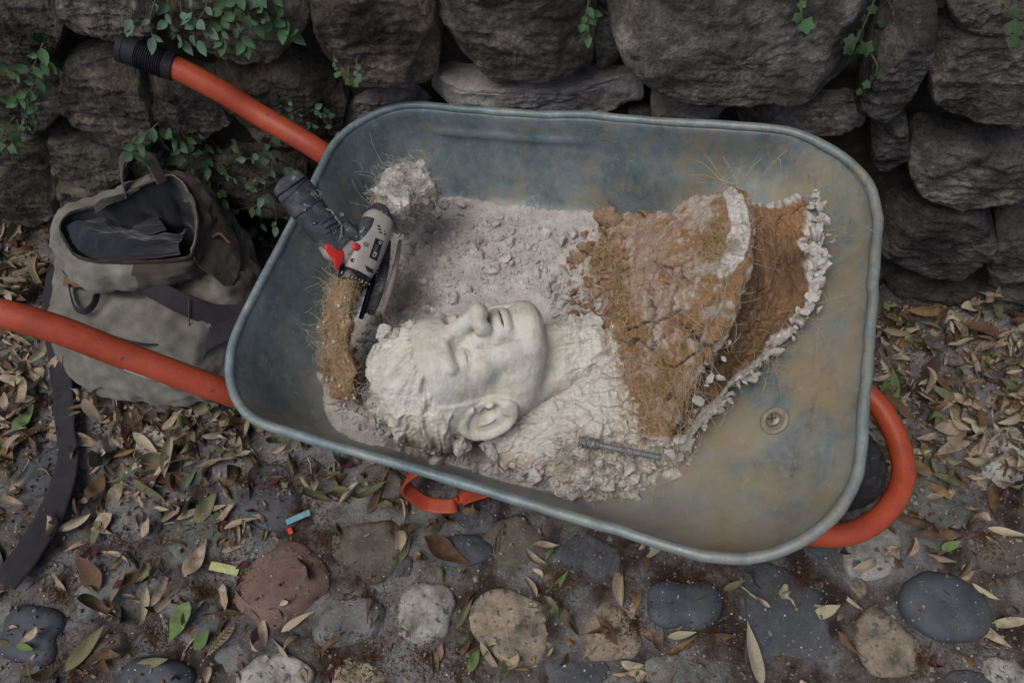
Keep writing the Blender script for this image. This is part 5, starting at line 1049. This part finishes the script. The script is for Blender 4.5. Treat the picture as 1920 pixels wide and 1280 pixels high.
V, F = tube(Pz([(398, 445, .245), (412, 438, .25), (425, 450, .24), (432, 456, .235)]), .0028, 30, 8); wpart('cord_loop', V, F, m_leath, pack)
V, F = tube(Pz([(222, 385, .30), (300, 372, .30), (362, 376, .295)]), .0015, 30, 8)
# seams
for pts in ([(120, 690, .055), (123, 660, .08), (125, 600, .145)], [(357, 560, .205), (358, 610, .17), (362, 700, .09), (368, 740, .055)]):
    V, F = tube(np.array(Pz(pts))+[0, -.004, .006], .0016, 40, 6); wpart('seam', V, F, m_canvd, pack)
BV, BF = join([(bodyV, bodyF)]); 
# ------------------------------------------------------------------ plants rooted in the wall joints
def leafmesh(name, L, Wd, curl=.2, fold=.25, twist=0., tip=1.4, nu=9, nv=5, m=None, serr=0., wav=0.):
    t = np.linspace(0, 1, nu); s = np.linspace(-1, 1, nv); T_, S_ = np.meshgrid(t, s, indexing='ij'); pr_ = np.sin(np.pi*T_**.75)**.9*(1-T_**tip*.25); pr_[0] = .06; pr_[-1] = .01
    w_ = Wd/2*pr_; a = twist*T_; x = S_*w_; z = fold*np.abs(x)+wav*np.sin(T_*9+S_*1.5)*w_; y = L*T_; ang = curl*T_*2; yy = np.where(abs(curl) > 1e-3, L*np.sin(ang)/(2*curl+1e-9), y); zz = np.where(abs(curl) > 1e-3, L*(1-np.cos(ang))/(2*curl+1e-9), 0)
    X_ = x*np.cos(a)-z*np.sin(a); Z_ = x*np.sin(a)+z*np.cos(a)+zz; V = np.stack([X_, yy, Z_], -1).reshape(-1, 3); return mkmesh(name, V, gridF(nu, nv)[:, ::-1], m)
def gm(n, a, b, c): 
    m = M(n, [a, b, c], 60, .6, .2, 200, fine=.15, rnd=.22, dist=.002); m.node_tree.nodes['Principled BSDF'].inputs['Subsurface Weight'].default_value = 0; return m
m_g1 = gm('green_leaf', (.03, .075, .03), (.048, .11, .045), (.075, .145, .06)); m_g2 = gm('dusty_green_leaf', (.055, .11, .075), (.085, .15, .105), (.13, .2, .15)); m_g3 = gm('dark_green_leaf', (.018, .045, .018), (.03, .065, .026), (.045, .085, .035)); m_stem = M('plant_stem', [(.06, .07, .03), (.1, .1, .05)], 40, .8)
lm = {}
for kd, m in (('g1', m_g1), ('g2', m_g2), ('g3', m_g3)): lm[kd] = [leafmesh('leaf', 1., .62, c, .3, tw, m=m, wav=.06) for c, tw in ((.25, 0), (-.3, .3), (.5, -.3), (.1, .5))]
ivy = {}
for kd, m in (('g1', m_g1), ('g2', m_g2), ('g3', m_g3)):
    t = np.linspace(0, 2*np.pi, 36, endpoint=False); r = .5*(1+.17*np.cos(5*t)+.04*np.cos(15*t)); r[0:2] *= .75; r[-1] *= .75; V = np.vstack([[0, .5, .04], np.stack([r*np.sin(t), .5-r*np.cos(t), .12*np.cos(2*t)*r], 1)]); j = np.arange(36); ivy[kd] = [mkmesh('leaf', V, np.stack([np.zeros(36, int), 1+j, 1+(j+1) % 36], 1), m)]
def place(name, me, p, yax, zax, s, par):
    y = unit(yax); z = np.asarray(zax, float); z = unit(z-y*(z @ y)); x = np.cross(y, z); o = bpy.data.objects.new(name, me); COL.objects.link(o)
    mt = Matrix([[x[0]*s, y[0]*s, z[0]*s, p[0]], [x[1]*s, y[1]*s, z[1]*s, p[1]], [x[2]*s, y[2]*s, z[2]*s, p[2]], [0, 0, 0, 1]])
    if par: o.parent = par; mt.translation -= par.location; o.matrix_local = mt
    else: o.matrix_world = mt
    return o
gp = np.random.default_rng(55)
def plant(label, stems, kd='g1', size=.032, dens=30, round_=False, grp=None, name='wall_herb'):
    """stems: pixel polylines followed over the wall face; leaves alternate along them, px spacing"""
    root, _ = wallhit(*stems[0][0]); t = empty(name, tuple(root), label=label, cat='plant', group=grp)
    for st in stems:
        P = []
        for i, (x, y) in enumerate(st):
            p, n = wallhit(x, y); P.append(p+wn*(.006+.03*min(1, i/1.5)*gp.uniform(.5, 1.1)))
        P = catmull(np.array(P), 24); V, F = tube(P, [.0016, .0007], 24, 6, spl=False); wpart('stem', V, F, m_stem, t)
        ln = np.sum(np.linalg.norm(np.diff(topx(P), axis=0), axis=1)); dens = dens*(1.0 if kd == 'g1' else 1.3); size_ = size*.86; k = max(2, int(ln/dens*2.))
        for i in range(k):
            f = (i+.7)/k; q = P[min(int(f*23.99), 23)]; T_ = unit(P[min(int(f*23)+1, 23)]-P[max(int(f*23)-1, 0)]); sd_ = np.cross(T_, wn)*(1 if i % 2 else -1); d = unit(sd_*gp.uniform(.5, 1.1)+T_*gp.uniform(.1, .9)+wn*gp.uniform(-.1, .5)-EZ*.25)
            s = size_*gp.uniform(.5, 1.2)*(1-.25*f); place('leaf', (ivy if round_ else lm)[kd][gp.integers(0, 1 if round_ else 4)], q+wn*.002, d, wn*.9+EZ*.7+gp.normal(size=3)*.35, s, t)
        place('leaf', (ivy if round_ else lm)[kd][0], P[-1], unit(P[-1]-P[-3]), wn+EZ*.7, size*.8, t)
plant('green herb spilling from the joint right of the top left stone', [[(85, 75), (70, 110), (40, 120)], [(88, 85), (110, 100), (140, 118)], [(85, 100), (75, 140), (45, 165)], [(95, 70), (100, 55), (95, 42)], [(90, 100), (90, 140), (75, 175)]], 'g1', .036, 24)
plant('darker herb hanging over the stones left of the black grip', [[(60, 175), (50, 195), (65, 205)], [(60, 175), (75, 200), (80, 208)]], 'g3', .022, 16)
plant('small lobed leaves at the left edge low on the wall', [[(30, 215), (15, 235), (12, 248)], [(35, 220), (45, 240), (42, 255)]], 'g1', .028, 22, True, name='ivy')
plant('wide herb hanging from the top joint above the black grip', [[(330, -40), (320, 5), (330, 35), (350, 55)], [(360, -30), (370, 10), (400, 25)], [(300, -20), (290, 15), (300, 40)], [(340, -10), (350, 20), (385, 45)], [(260, -40), (255, 0), (256, 20)], [(400, -30), (390, 5), (375, 20)]], 'g2', .034, 22)
plant('bright herb at the top joint left of the large upper stones', [[(450, -30), (450, 10), (470, 45)], [(480, -30), (500, 0), (555, 30)], [(440, -30), (425, 5), (430, 40)], [(510, -30), (530, -5), (540, 5)], [(460, -10), (480, 15), (500, 20)]], 'g1', .036, 24)
plant('green herb just above the open mouth of the rucksack', [[(300, 225), (270, 245), (255, 268)], [(300, 228), (310, 260), (310, 300)], [(305, 235), (340, 250), (345, 275)], [(300, 240), (285, 275), (290, 300)], [(310, 300), (320, 320), (350, 335)]], 'g1', .040, 26)
plant('loose shaded herb between the rucksack and the far handle', [[(370, 240), (395, 255), (400, 290)], [(400, 290), (430, 310), (470, 325)], [(385, 300), (400, 330), (425, 350)], [(360, 300), (370, 330), (385, 350)], [(400, 260), (430, 270), (445, 250)], [(345, 250), (375, 265), (385, 285)], [(410, 340), (415, 375), (410, 400)]], 'g1', .032, 24)
plant('long trailing herb with dusty leaves between rucksack and tray', [[(520, 240), (500, 270), (465, 282)], [(505, 270), (510, 300), (500, 345)], [(500, 340), (495, 380), (500, 430)], [(500, 380), (470, 378), (450, 375)], [(500, 430), (480, 460), (460, 470)], [(498, 420), (475, 415), (455, 412)], [(505, 290), (535, 285), (545, 295)], [(500, 350), (520, 370), (525, 400)], [(490, 440), (500, 460), (495, 480)]], 'g2', .033, 20)
plant('grey-green sprig growing up beside the far handle', [[(585, 235), (570, 205), (545, 170)], [(575, 210), (590, 190), (600, 175)], [(580, 230), (555, 235), (540, 225)], [(570, 200), (545, 200), (525, 180)], [(590, 240), (600, 225), (590, 205)]], 'g2', .024, 16)
plant('dusty sprig against the pale stone at the tray corner', [[(625, 275), (635, 245), (620, 195)], [(632, 250), (650, 230), (655, 215)], [(630, 262), (612, 255), (600, 262)], [(640, 270), (650, 255), (652, 245)], [(622, 200), (612, 195), (605, 188)]], 'g2', .024, 16)
plant('three-leaved seedling in the joint above the middle of the tray', [[(1105, -5), (1100, 10), (1095, 18)], [(1105, 0), (1115, 5), (1125, 8)], [(1103, 5), (1104, 20), (1105, 32)]], 'g1', .024, 30)
plant('tiny round leaves growing on the face of the second upper stone', [[(628, 100), (632, 105), (640, 108)], [(655, 120), (660, 126), (668, 130)], [(670, 108), (675, 115), (678, 118)]], 'g1', .014, 14, True)
plant('ivy creeping into the gap left of the upright narrow stone', [[(1640, -10), (1620, 20), (1600, 45), (1605, 75)], [(1605, 60), (1640, 100), (1625, 130), (1612, 145)], [(1660, -10), (1670, 5), (1650, 12)], [(1600, 60), (1590, 70), (1610, 82)]], 'g3', .024, 24, True, name='ivy')
plant('yellowish ivy sprig at the top edge of the wide upper stone', [[(1500, -20), (1500, 10), (1505, 25)]], 'g1', .022, 26, True, name='ivy')
plant('ivy leaves at the top right corner of the wall', [[(1880, 0), (1895, 15), (1890, 30)], [(1750, -10), (1755, 0)]], 'g3', .022, 22, True, name='ivy')
plant('yellow-green sprig at the upper left edge of the wall', [[(-10, 85), (5, 90), (10, 95)]], 'g1', .03, 16)
plant('low weed on the ground left of the rucksack', [[(70, 430), (60, 445), (75, 470)], [(60, 430), (85, 440), (95, 455)]], 'g1', .03, 20)

# ------------------------------------------------------------------ leaf litter
def dl(n, a, b, c, **k): return M(n, [a, b, c], 55, .8, .35, 170, fine=.22, rnd=.2, dist=.004, **k)
lcol = dict(tan=dl('dry_tan', (.17, .13, .09), (.32, .255, .18), (.46, .385, .29)), brown=dl('dry_brown', (.06, .035, .02), (.12, .072, .04), (.18, .115, .065)), olive=dl('dry_olive', (.08, .085, .04), (.15, .15, .075), (.22, .21, .12)),
 straw=dl('dry_straw', (.27, .235, .16), (.40, .355, .25), (.52, .47, .35)), green=dl('fresh_green', (.07, .12, .04), (.12, .19, .065), (.19, .26, .1)), ochre=dl('dry_ochre', (.14, .085, .04), (.25, .16, .075), (.34, .24, .12)), plum=dl('plum_petal', (.045, .012, .022), (.075, .018, .034), (.1, .03, .05)), pink=dl('pale_brick', (.2, .1, .08), (.28, .15, .12), (.34, .2, .17)))
forms = dict(flat=(.85, .20, .25, .4, .2, .10), curled=(.85, .18, 1.1, .9, .7, .2), folded=(.85, .19, .5, 1.8, .4, .15), twisted=(.85, .17, .6, .6, 2.4, .25), broad=(.85, .34, .35, .35, .3, .2), shrivelled=(.8, .24, 1.6, 1.8, 2.6, .9))
lmesh = {(c, f, k): leafmesh('dry_leaf', v[0], v[1]*(1+.15*k), v[2]*(1 if k % 2 else -.8), v[3], v[4]*(1 if k < 1 else -1), m=lcol[c], wav=v[5], nu=12, nv=6) for c in lcol for f, v in forms.items() for k in (0, 1)}
gl = np.random.default_rng(77); pile = {}
def gplace(px, py, ang, ln, c, f, lift=0., tilt=.25, par=None):
    p = at(px, py, .02); z, n = gheight(p[0], p[1]); n = np.array(n); d = np.array([math.cos(ang), math.sin(ang), 0.]); nn = unit(np.array([0, 0, 1.])+.5*n+gl.normal(size=3)*tilt)
    d = unit(d-nn*(d @ nn)); L_ = ln; st = np.array([p[0], p[1], z])-d*L_/2; k = int(gl.integers(2)); curl = forms[f][2]*(1 if k else -.8)
    off = .0035+lift+(L_*.05 if curl < 0 else 0); o = place('dry_leaf', lmesh[(c, f, k)], st+nn*off, d, nn, L_, None); return o
used = set()
LMK = [(45, 785, 'the green oval leaf'), (556, 966, 'the blue strip'), (412, 1061, 'the lime yellow scrap'), (1685, 715, 'the big green oval leaf'), (820, 930, 'the orange leg'), (110, 800, 'the hanging strap'), (90, 960, 'the lying strap'), (20, 1080, 'the strap end'),
 (530, 1090, 'the reddish stone'), (1470, 1160, 'the slate slab'), (1781, 1137, 'the smooth dark oval cobble'), (1668, 1206, 'the speckled tan cobble'), (797, 1147, 'the pale spotted cobble'), (1145, 1190, 'the tan triangular cobble'), (1700, 850, 'the orange front hoop'), (1640, 1030, 'the whitish cobble by the hoop'),
 (240, 957, 'the pale grey cobble'), (186, 1090, 'the round grey cobble'), (497, 935, 'the dark stone by the blue strip'), (55, 1192, 'the lower left blue cobble'), (350, 1150, 'the grey cobble above the bottom blue one'), (283, 1270, 'the bottom blue cobble'), (650, 1163, 'the grey oval cobble'), (690, 1030, 'the notched brown cobble'),
 (1760, 640, 'the long golden arched leaf'), (1845, 790, 'the pale heart-shaped leaf'), (1870, 675, 'the long grey-green leaf'), (1855, 880, 'the slim cream leaf'), (1750, 945, 'the big greenish stone'), (1700, 575, 'the wall foot by the tray'), (1890, 610, 'the wall foot at the right edge'), (1900, 740, 'the right picture edge'), (1780, 740, 'the middle of the right pile'),
 (40, 470, 'the wall foot at the left edge'), (30, 560, 'the near handle end'), (60, 690, 'the left picture edge'), (260, 790, 'the rucksack base'), (400, 770, 'the tray corner'), (240, 830, 'the big folded tan leaf'), (50, 880, 'the twisted straw leaf'), (975, 1180, 'the large mottled cobble'), (1288, 1130, 'the dark oval cobble'), (510, 1262, 'the whitish bottom cobble'), (650, 870, 'the near tray rim'), (1100, 1000, 'the near tray rim middle')]
def near_what(px, py, rank=0):
    d, a, b, nm = sorted(((px-a)**2+(py-b)**2, a, b, nm) for a, b, nm in LMK)[rank]; dx, dy = px-a, py-b
    if d < 22**2: return 'on or against '+nm
    return ('right of ' if dx > 0 else 'left of ')+nm if abs(dx) > abs(dy) else ('below ' if dy > 0 else 'above ')+nm
words = dict(tan='tan', brown='dark brown', olive='olive', straw='straw-coloured', green='green', ochre='ochre', plum='plum red', pink='brick pink')
def sz(l): return 'long' if l > .10 else ('short' if l < .07 else 'mid-sized')
hand = [ # px, py, angle deg (world), length m, colour, form, label
 (45, 785, 80, .085, 'green', 'broad', 'fresh green oval leaf at the left edge below the near handle'), (560, 915, 120, .09, 'olive', 'flat', 'olive leaf slanting on the dark stone left of the blue scrap'), (400, 868, 5, .075, 'olive', 'flat', 'olive green leaf lying flat under the tray rim left of the leg'),
 (1055, 1012, 50, .10, 'green', 'twisted', 'pale green twisted leaf just below the tray rim'), (1048, 1085, 50, .09, 'green', 'flat', 'flat green leaf below the twisted pale green one'), (1170, 1070, 88, .125, 'tan', 'folded', 'broad brown folded leaf standing under the tray rim'), (1200, 1085, 80, .12, 'ochre', 'curled', 'narrow golden leaf next to the folded brown one'),
 (990, 1085, 110, .07, 'tan', 'folded', 'bent tan leaf making a small tent shape'), (865, 1142, 55, .075, 'olive', 'flat', 'olive leaf right of the pale spotted cobble'), (1072, 1165, -65, .10, 'olive', 'flat', 'long olive leaf left of the tan triangular cobble'), (925, 1235, -75, .085, 'tan', 'flat', 'tan leaf standing upright in the picture at the bottom middle'),
 (890, 1228, 60, .06, 'green', 'broad', 'torn green leaf corner at the bottom middle'), (990, 1252, 0, .10, 'tan', 'curled', 'long tan leaf lying level at the bottom middle'), (1240, 1210, -40, .10, 'ochre', 'twisted', 'crumpled ochre leaf beside the tan triangular cobble'), (1285, 1190, 10, .065, 'straw', 'flat', 'small pale leaf touching the crumpled ochre one'),
 (1408, 1215, 92, .13, 'straw', 'flat', 'long pale leaf lying along the left side of the slate slab'), (1555, 1140, 20, .065, 'straw', 'broad', 'short pale oval leaf right of the slate slab'), (1380, 1095, 25, .06, 'olive', 'flat', 'small olive leaf above the slate slab'), (1600, 1215, -55, .08, 'brown', 'twisted', 'rusty brown twisted leaf left of the speckled tan cobble'),
 (1580, 1155, 40, .05, 'tan', 'flat', 'small tan leaf at the upper left of the speckled tan cobble'), (1640, 1060, 8, .09, 'straw', 'curled', 'pale leaf lying across the whitish cobble by the hoop'), (1695, 1040, 70, .07, 'olive', 'curled', 'upright olive leaf right of the whitish cobble'), (1787, 1020, 20, .05, 'green', 'broad', 'small round green leaf right of the front hoop'),
 (1775, 1038, 5, .07, 'tan', 'flat', 'tan leaf under the small round green leaf'), (1860, 1100, -25, .06, 'straw', 'folded', 'pale folded leaf above the smooth dark oval cobble'), (1855, 880, -40, .09, 'straw', 'curled', 'slim cream leaf right of the front hoop'), (1900, 1005, -30, .08, 'straw', 'flat', 'pale leaf at the right edge below the cream one'),
 (1770, 1250, 5, .05, 'plum', 'broad', 'plum coloured petal at the bottom right'), (1890, 920, 60, .06, 'plum', 'flat', 'plum petal near the right edge'), (823, 1218, 80, .04, 'pink', 'broad', 'brick pink leaf scrap at the bottom middle'), (755, 985, 80, .12, 'tan', 'curled', 'large curled tan leaf below the orange leg'), (765, 1005, 70, .10, 'olive', 'twisted', 'olive twisted leaf tucked under the large curled one'),
 (800, 1060, -50, .09, 'ochre', 'curled', 'arched golden leaf right of the large curled one'), (800, 960, 80, .08, 'brown', 'shrivelled', 'shrivelled dark leaf under the orange leg'), (850, 960, 60, .08, 'brown', 'shrivelled', 'shrivelled brown leaf right of the orange leg'), (925, 1010, 90, .06, 'olive', 'flat', 'small olive leaf in the shade below the rim middle'),
 (497, 1165, -35, .095, 'straw', 'curled', 'pale curled leaf at the lower corner of the reddish stone'), (560, 1158, 35, .08, 'straw', 'flat', 'pale leaf crossing the lower right of the reddish stone'), (535, 1210, -18, .085, 'straw', 'flat', 'flat pale leaf below the reddish stone'), (552, 1118, 30, .06, 'straw', 'curled', 'curved pale leaf on the reddish stone'),
 (240, 1100, 65, .085, 'tan', 'folded', 'tan folded leaf on the grey cobble right of the strap'), (312, 1115, 50, .07, 'tan', 'flat', 'slim tan leaf between the two grey cobbles'), (225, 1040, 60, .06, 'ochre', 'twisted', 'ochre twisted leaf on top of the left grey cobble'), (165, 1200, 52, .12, 'olive', 'flat', 'long olive leaf above the brown shell-like cobble'),
 (60, 1215, -10, .06, 'green', 'flat', 'green leaf on the lower left blue cobble'), (383, 1190, 45, .065, 'green', 'broad', 'bright yellow-green torn leaf at the bottom left'), (178, 985, 95, .08, 'olive', 'flat', 'olive leaf left of the pale grey cobble'), (118, 935, 100, .065, 'tan', 'folded', 'tan leaf resting on the trailing strap'), (385, 1235, 95, .08, 'tan', 'curled', 'tan curved leaf at the bottom left'),
 (300, 1235, 15, .09, 'olive', 'flat', 'olive leaf lying over the blue cobble at the bottom left'), (155, 1260, 10, .12, 'straw', 'curled', 'long straw leaf at the bottom left edge'), (430, 915, -30, .08, 'olive', 'curled', 'arched olive leaf between the dark cobbles'), (365, 955, 25, .08, 'tan', 'flat', 'tan leaf above the greenish cobble'), (1685, 715, 60, .10, 'green', 'broad', 'large green oval leaf beside the tray at the hoop'),
 (1690, 745, 45, .08, 'tan', 'flat', 'tan leaf lying on the large green oval leaf'), (1760, 640, -45, .14, 'ochre', 'curled', 'long golden arched leaf near the wall foot'), (1810, 690, 40, .10, 'olive', 'curled', 'olive arched leaf right of the large green one'), (1845, 790, 60, .09, 'straw', 'broad', 'pale heart shaped leaf in the right pile'), (1870, 675, 10, .12, 'olive', 'flat', 'long grey-green leaf in the right pile'),
 (240, 800, 80, .09, 'tan', 'folded', 'large tan leaf below the rucksack'), (275, 835, -35, .09, 'straw', 'flat', 'straw leaf below the large tan one'), (50, 880, 60, .10, 'straw', 'twisted', 'straw twisted leaf at the left edge'), (1540, 1075, 90, .05, 'brown', 'shrivelled', 'brown husk at the lower rim of the wheel end')]
for h_ in hand:
    o = gplace(h_[0], h_[1], R(h_[2]+gl.uniform(-4, 4)), h_[3], h_[4], h_[5], .003, .12); nm = 'petal' if h_[4] == 'plum' else 'dry_leaf'; o.name = nm; setp(o, label=h_[6], cat='petal' if nm == 'petal' else 'leaf', group=('fallen petals' if nm == 'petal' else 'fallen leaves on the ground'))
def dens(px, py):
    d = .055
    if px < 470: d = max(d, np.interp(py, [380, 430, 800, 880, 1000, 1280], [0., 1., 1., .5, .2, .08]))
    if 380 < px < 800: d = max(d, np.interp(py, [780, 800, 950, 1010], [.3, .35, .22, .06]))
    if px > 1630: d = max(d, np.interp(py, [540, 580, 790, 900, 1000, 1100], [0, 1, 1, .4, .15, .05])*np.interp(px, [1630, 1750, 1900], [.8, 1, 1]))
    if py < 560 and px > 500: return d*.6
    return d
cs = ['tan', 'brown', 'olive', 'straw', 'ochre', 'green', 'plum', 'pink']; cp_ = np.array([.31, .27, .15, .12, .09, .02, .025, .015]); fs = list(forms); cand = []
while len(cand) < 3000:
    px, py = gl.uniform(-250, 2150), gl.uniform(400, 1400)
    if gl.uniform() > dens(px, py): continue
    cand.append((px, py))
# height of the litter where leaves overlap
hm_ = {}
single = 0; stuffL = []
vis = []
for px, py in cand:
    p = at(px, py, .02); key = (int(p[0]/.05), int(p[1]/.05)); lift = hm_.get(key, 0); hm_[key] = min(lift+.0028, .034)
    if inpoly(px, py, [(395, 640), (480, 280), (780, 180), (1460, 230), (1670, 400), (1620, 900), (1420, 1060), (640, 850), (420, 740)]) and gl.uniform() < .72: continue
    if 95 < px < 460 and 430 < py < 745: continue
    if (inpoly(px, py, [(75, 560), (150, 560), (165, 900), (60, 1110), (-40, 1110), (-40, 1060), (70, 900)]) and gl.uniform() < .85): continue
    if any((px-a_)**2+(py-b_)**2 < r_*r_ for a_, b_, r_ in ((412, 1061, 40), (556, 966, 34), (1781, 1137, 72), (1470, 1170, 60), (530, 1090, 50), (797, 1147, 40), (820, 930, 60), (1668, 1206, 50))): continue
    c = cs[gl.choice(8, p=cp_/cp_.sum())]; f = fs[gl.integers(len(fs))]; ln = gl.choice([gl.uniform(.025, .055), gl.uniform(.05, .09), gl.uniform(.08, .125)], p=[.35, .4, .25])*(1 if c not in ('plum', 'pink') else .45); inside = 0 < px < 1920 and py < 1280 and not inpoly(px, py, [(395, 640), (480, 280), (780, 180), (1460, 230), (1670, 400), (1620, 900), (1420, 1060), (640, 850), (420, 740)])
    vis.append((lift, px, py, c, f, ln, inside))
order = sorted(range(len(vis)), key=lambda i: (not vis[i][6], -vis[i][0]-vis[i][5]*.15)); ind = set(order[:300-len(hand)]); parts_ = []; seen = set()
for i, (lift, px, py, c, f, ln, inside) in enumerate(vis):
    o = gplace(px, py, gl.uniform(0, 6.283), ln, c, f, lift, .4)
    if i in ind and inside:
        o.name = 'petal' if c == 'plum' else 'dry_leaf'; 
        for rk in range(4):
            lb_ = '%s %s %s %s %s' % (sz(ln), words[c], f, 'petal' if c == 'plum' else 'leaf', near_what(px, py, rk))
            if lb_ not in seen: break
        seen.add(lb_); setp(o, label=lb_, cat='petal' if c == 'plum' else 'leaf', group='fallen petals' if c == 'plum' else 'fallen leaves on the ground')
    else: parts_.append(o)
# the rest of the litter as one mass per colour
bycol = {}
for o in parts_:
    me = o.data; n = len(me.vertices); co = np.empty(n*3, np.float32); me.vertices.foreach_get('co', co); mt = np.array(o.matrix_world); V = co.reshape(-1, 3) @ mt[:3, :3].T+mt[:3, 3]; F = gridF(12, 6)[:, ::-1]
    bycol.setdefault(me.materials[0].name, []).append((V, F)); bpy.data.objects.remove(o)
for k, L_ in bycol.items(): V, F = join(L_); setp(mk('leaf_litter', V, F, bpy.data.materials[k]), kind='stuff')
# broken bits of leaf
bits = groundpts(5200, gl, lambda x, y: dens(x, y)**1.0); v = np.array([[-1, -.5, 0], [1, -.6, .2], [.8, .7, 0], [-.7, .5, .3]]); f = np.array([[0, 1, 2, 3]]); sc = gl.uniform(.0018, .0075, (len(bits), 3)); V, F = scatter(v, f, bits+[0, 0, .004], sc, rotmats(len(bits), gl)); h2 = len(V)//2//4*4
setp(mk('leaf_crumbs', V[:h2], F[:h2//4], lcol['brown'], smooth=False), kind='stuff'); setp(mk('leaf_crumbs', V[h2:], F[h2//4:]-h2, lcol['tan'], smooth=False), kind='stuff')
# twigs
for i, (a_, b_, lb_) in enumerate((((1760, 1200), (1735, 1265), 'thin pale stalk at the lower right'), ((60, 890), (150, 860), 'thin stalk lying over the litter left of the strap'), ((380, 1225), (470, 1010), 'thin dark stem crossing the cobbles at the bottom left'), ((1640, 840), (1700, 880), 'short stalk inside the orange hoop'), ((1850, 1110), (1900, 1160), 'dark stem right of the smooth dark cobble'))):
    pa, pb = at(*a_, .03), at(*b_, .03); md = (pa+pb)/2+gl.normal(size=3)*.006; za = gheight(pa[0], pa[1])[0]; V, F = tube([pa, md, pb], [.0012, .0007], 20, 6); V[:, 2] -= .03-za-.004; setp(mk('twig', V, F, m_stem), label=lb_, cat='twig')
# fern frond scrap
a_, b_ = at(392, 1222, .03), at(452, 1150, .03); fern = empty('fern_scrap', tuple(a_), label='dry rusty fern scrap lying between the lower left cobbles', cat='fern frond'); V, F = tube([a_, b_], .0009, 20, 6); wpart('stem', V, F, lcol['brown'], fern)
for i in range(22):
    f_ = (i//2+1)/12; q = a_+(b_-a_)*f_; T_ = unit(b_-a_); sd_ = np.array([-T_[1], T_[0], 0])*(1 if i % 2 else -1); place('frond_blade', lmesh[('brown', 'twisted', 0)], q, unit(sd_+T_*.6), [0, 0, 1], .022*(1-.4*abs(f_-.4))*gl.uniform(.6, 1.1), fern)
# blue and yellow scraps of plastic
def strip(pts, wd_, m, nm, lb_, cat):
    P = [at(x, y, .03) for x, y in pts]; z = max(gheight(q[0], q[1])[0] for q in P); P = [np.array([q[0], q[1], z+.004+.001*i]) for i, q in enumerate(P)]; V, F = ribbon(P, np.tile([0, 0, 1.], (len(P), 1)), wd_, 20, .0012, .001); setp(mk(nm, V, F, m), label=lb_, cat=cat)
strip([(533, 976), (556, 966), (578, 957)], .0125, M('blue_plastic', [(.12, .27, .32), (.17, .33, .38)], 60, .4), 'plastic_scrap', 'pale blue strip of plastic on the dark cobble', 'plastic scrap')
strip([(386, 1056), (412, 1061), (440, 1068)], .017, M('lime_wrapper', [(.36, .38, .14), (.42, .44, .2)], 60, .5), 'paper_scrap', 'lime yellow scrap with plum spots left of the reddish stone', 'paper scrap')
strip([(536, 985), (541, 996)], .009, m_red, 'red_petal', 'small bright red petal below the blue plastic strip', 'petal')
for i, (x, y, r, lb_) in enumerate(((450, 1055, .035, 'upper plum petal beside the lime yellow scrap'), (445, 1080, .038, 'lower plum petal beside the lime yellow scrap'), (415, 975, .04, 'dull plum petal between the cobbles left of the blue strip'), (482, 976, .022, 'small plum petal on the dark cobble'), (678, 893, .028, 'plum petal in the shade left of the orange leg'), (175, 1045, .035, 'plum petal right of the trailing strap'), (645, 870, .035, 'dark plum petal by the tray rim'))):
    o = gplace(x, y, gl.uniform(0, 6), r, 'plum', 'broad', .003, .15); o.name = 'petal'; setp(o, label=lb_, cat='petal', group='fallen petals')
# pale seeds
P = groundpts(420, gl); v, f = rockmesh(5, 1, .05); V, F = scatter(v, f, P+[0, 0, .002], gl.uniform(.0013, .0026, 420), rotmats(420, gl)); setp(mk('seeds', V, F, M('dry_seed', [(.2, .16, .1), (.32, .27, .18)], 60, .7)), kind='stuff')
# broken slab corner at the lower left under the strap, ribbed white husk at the left edge
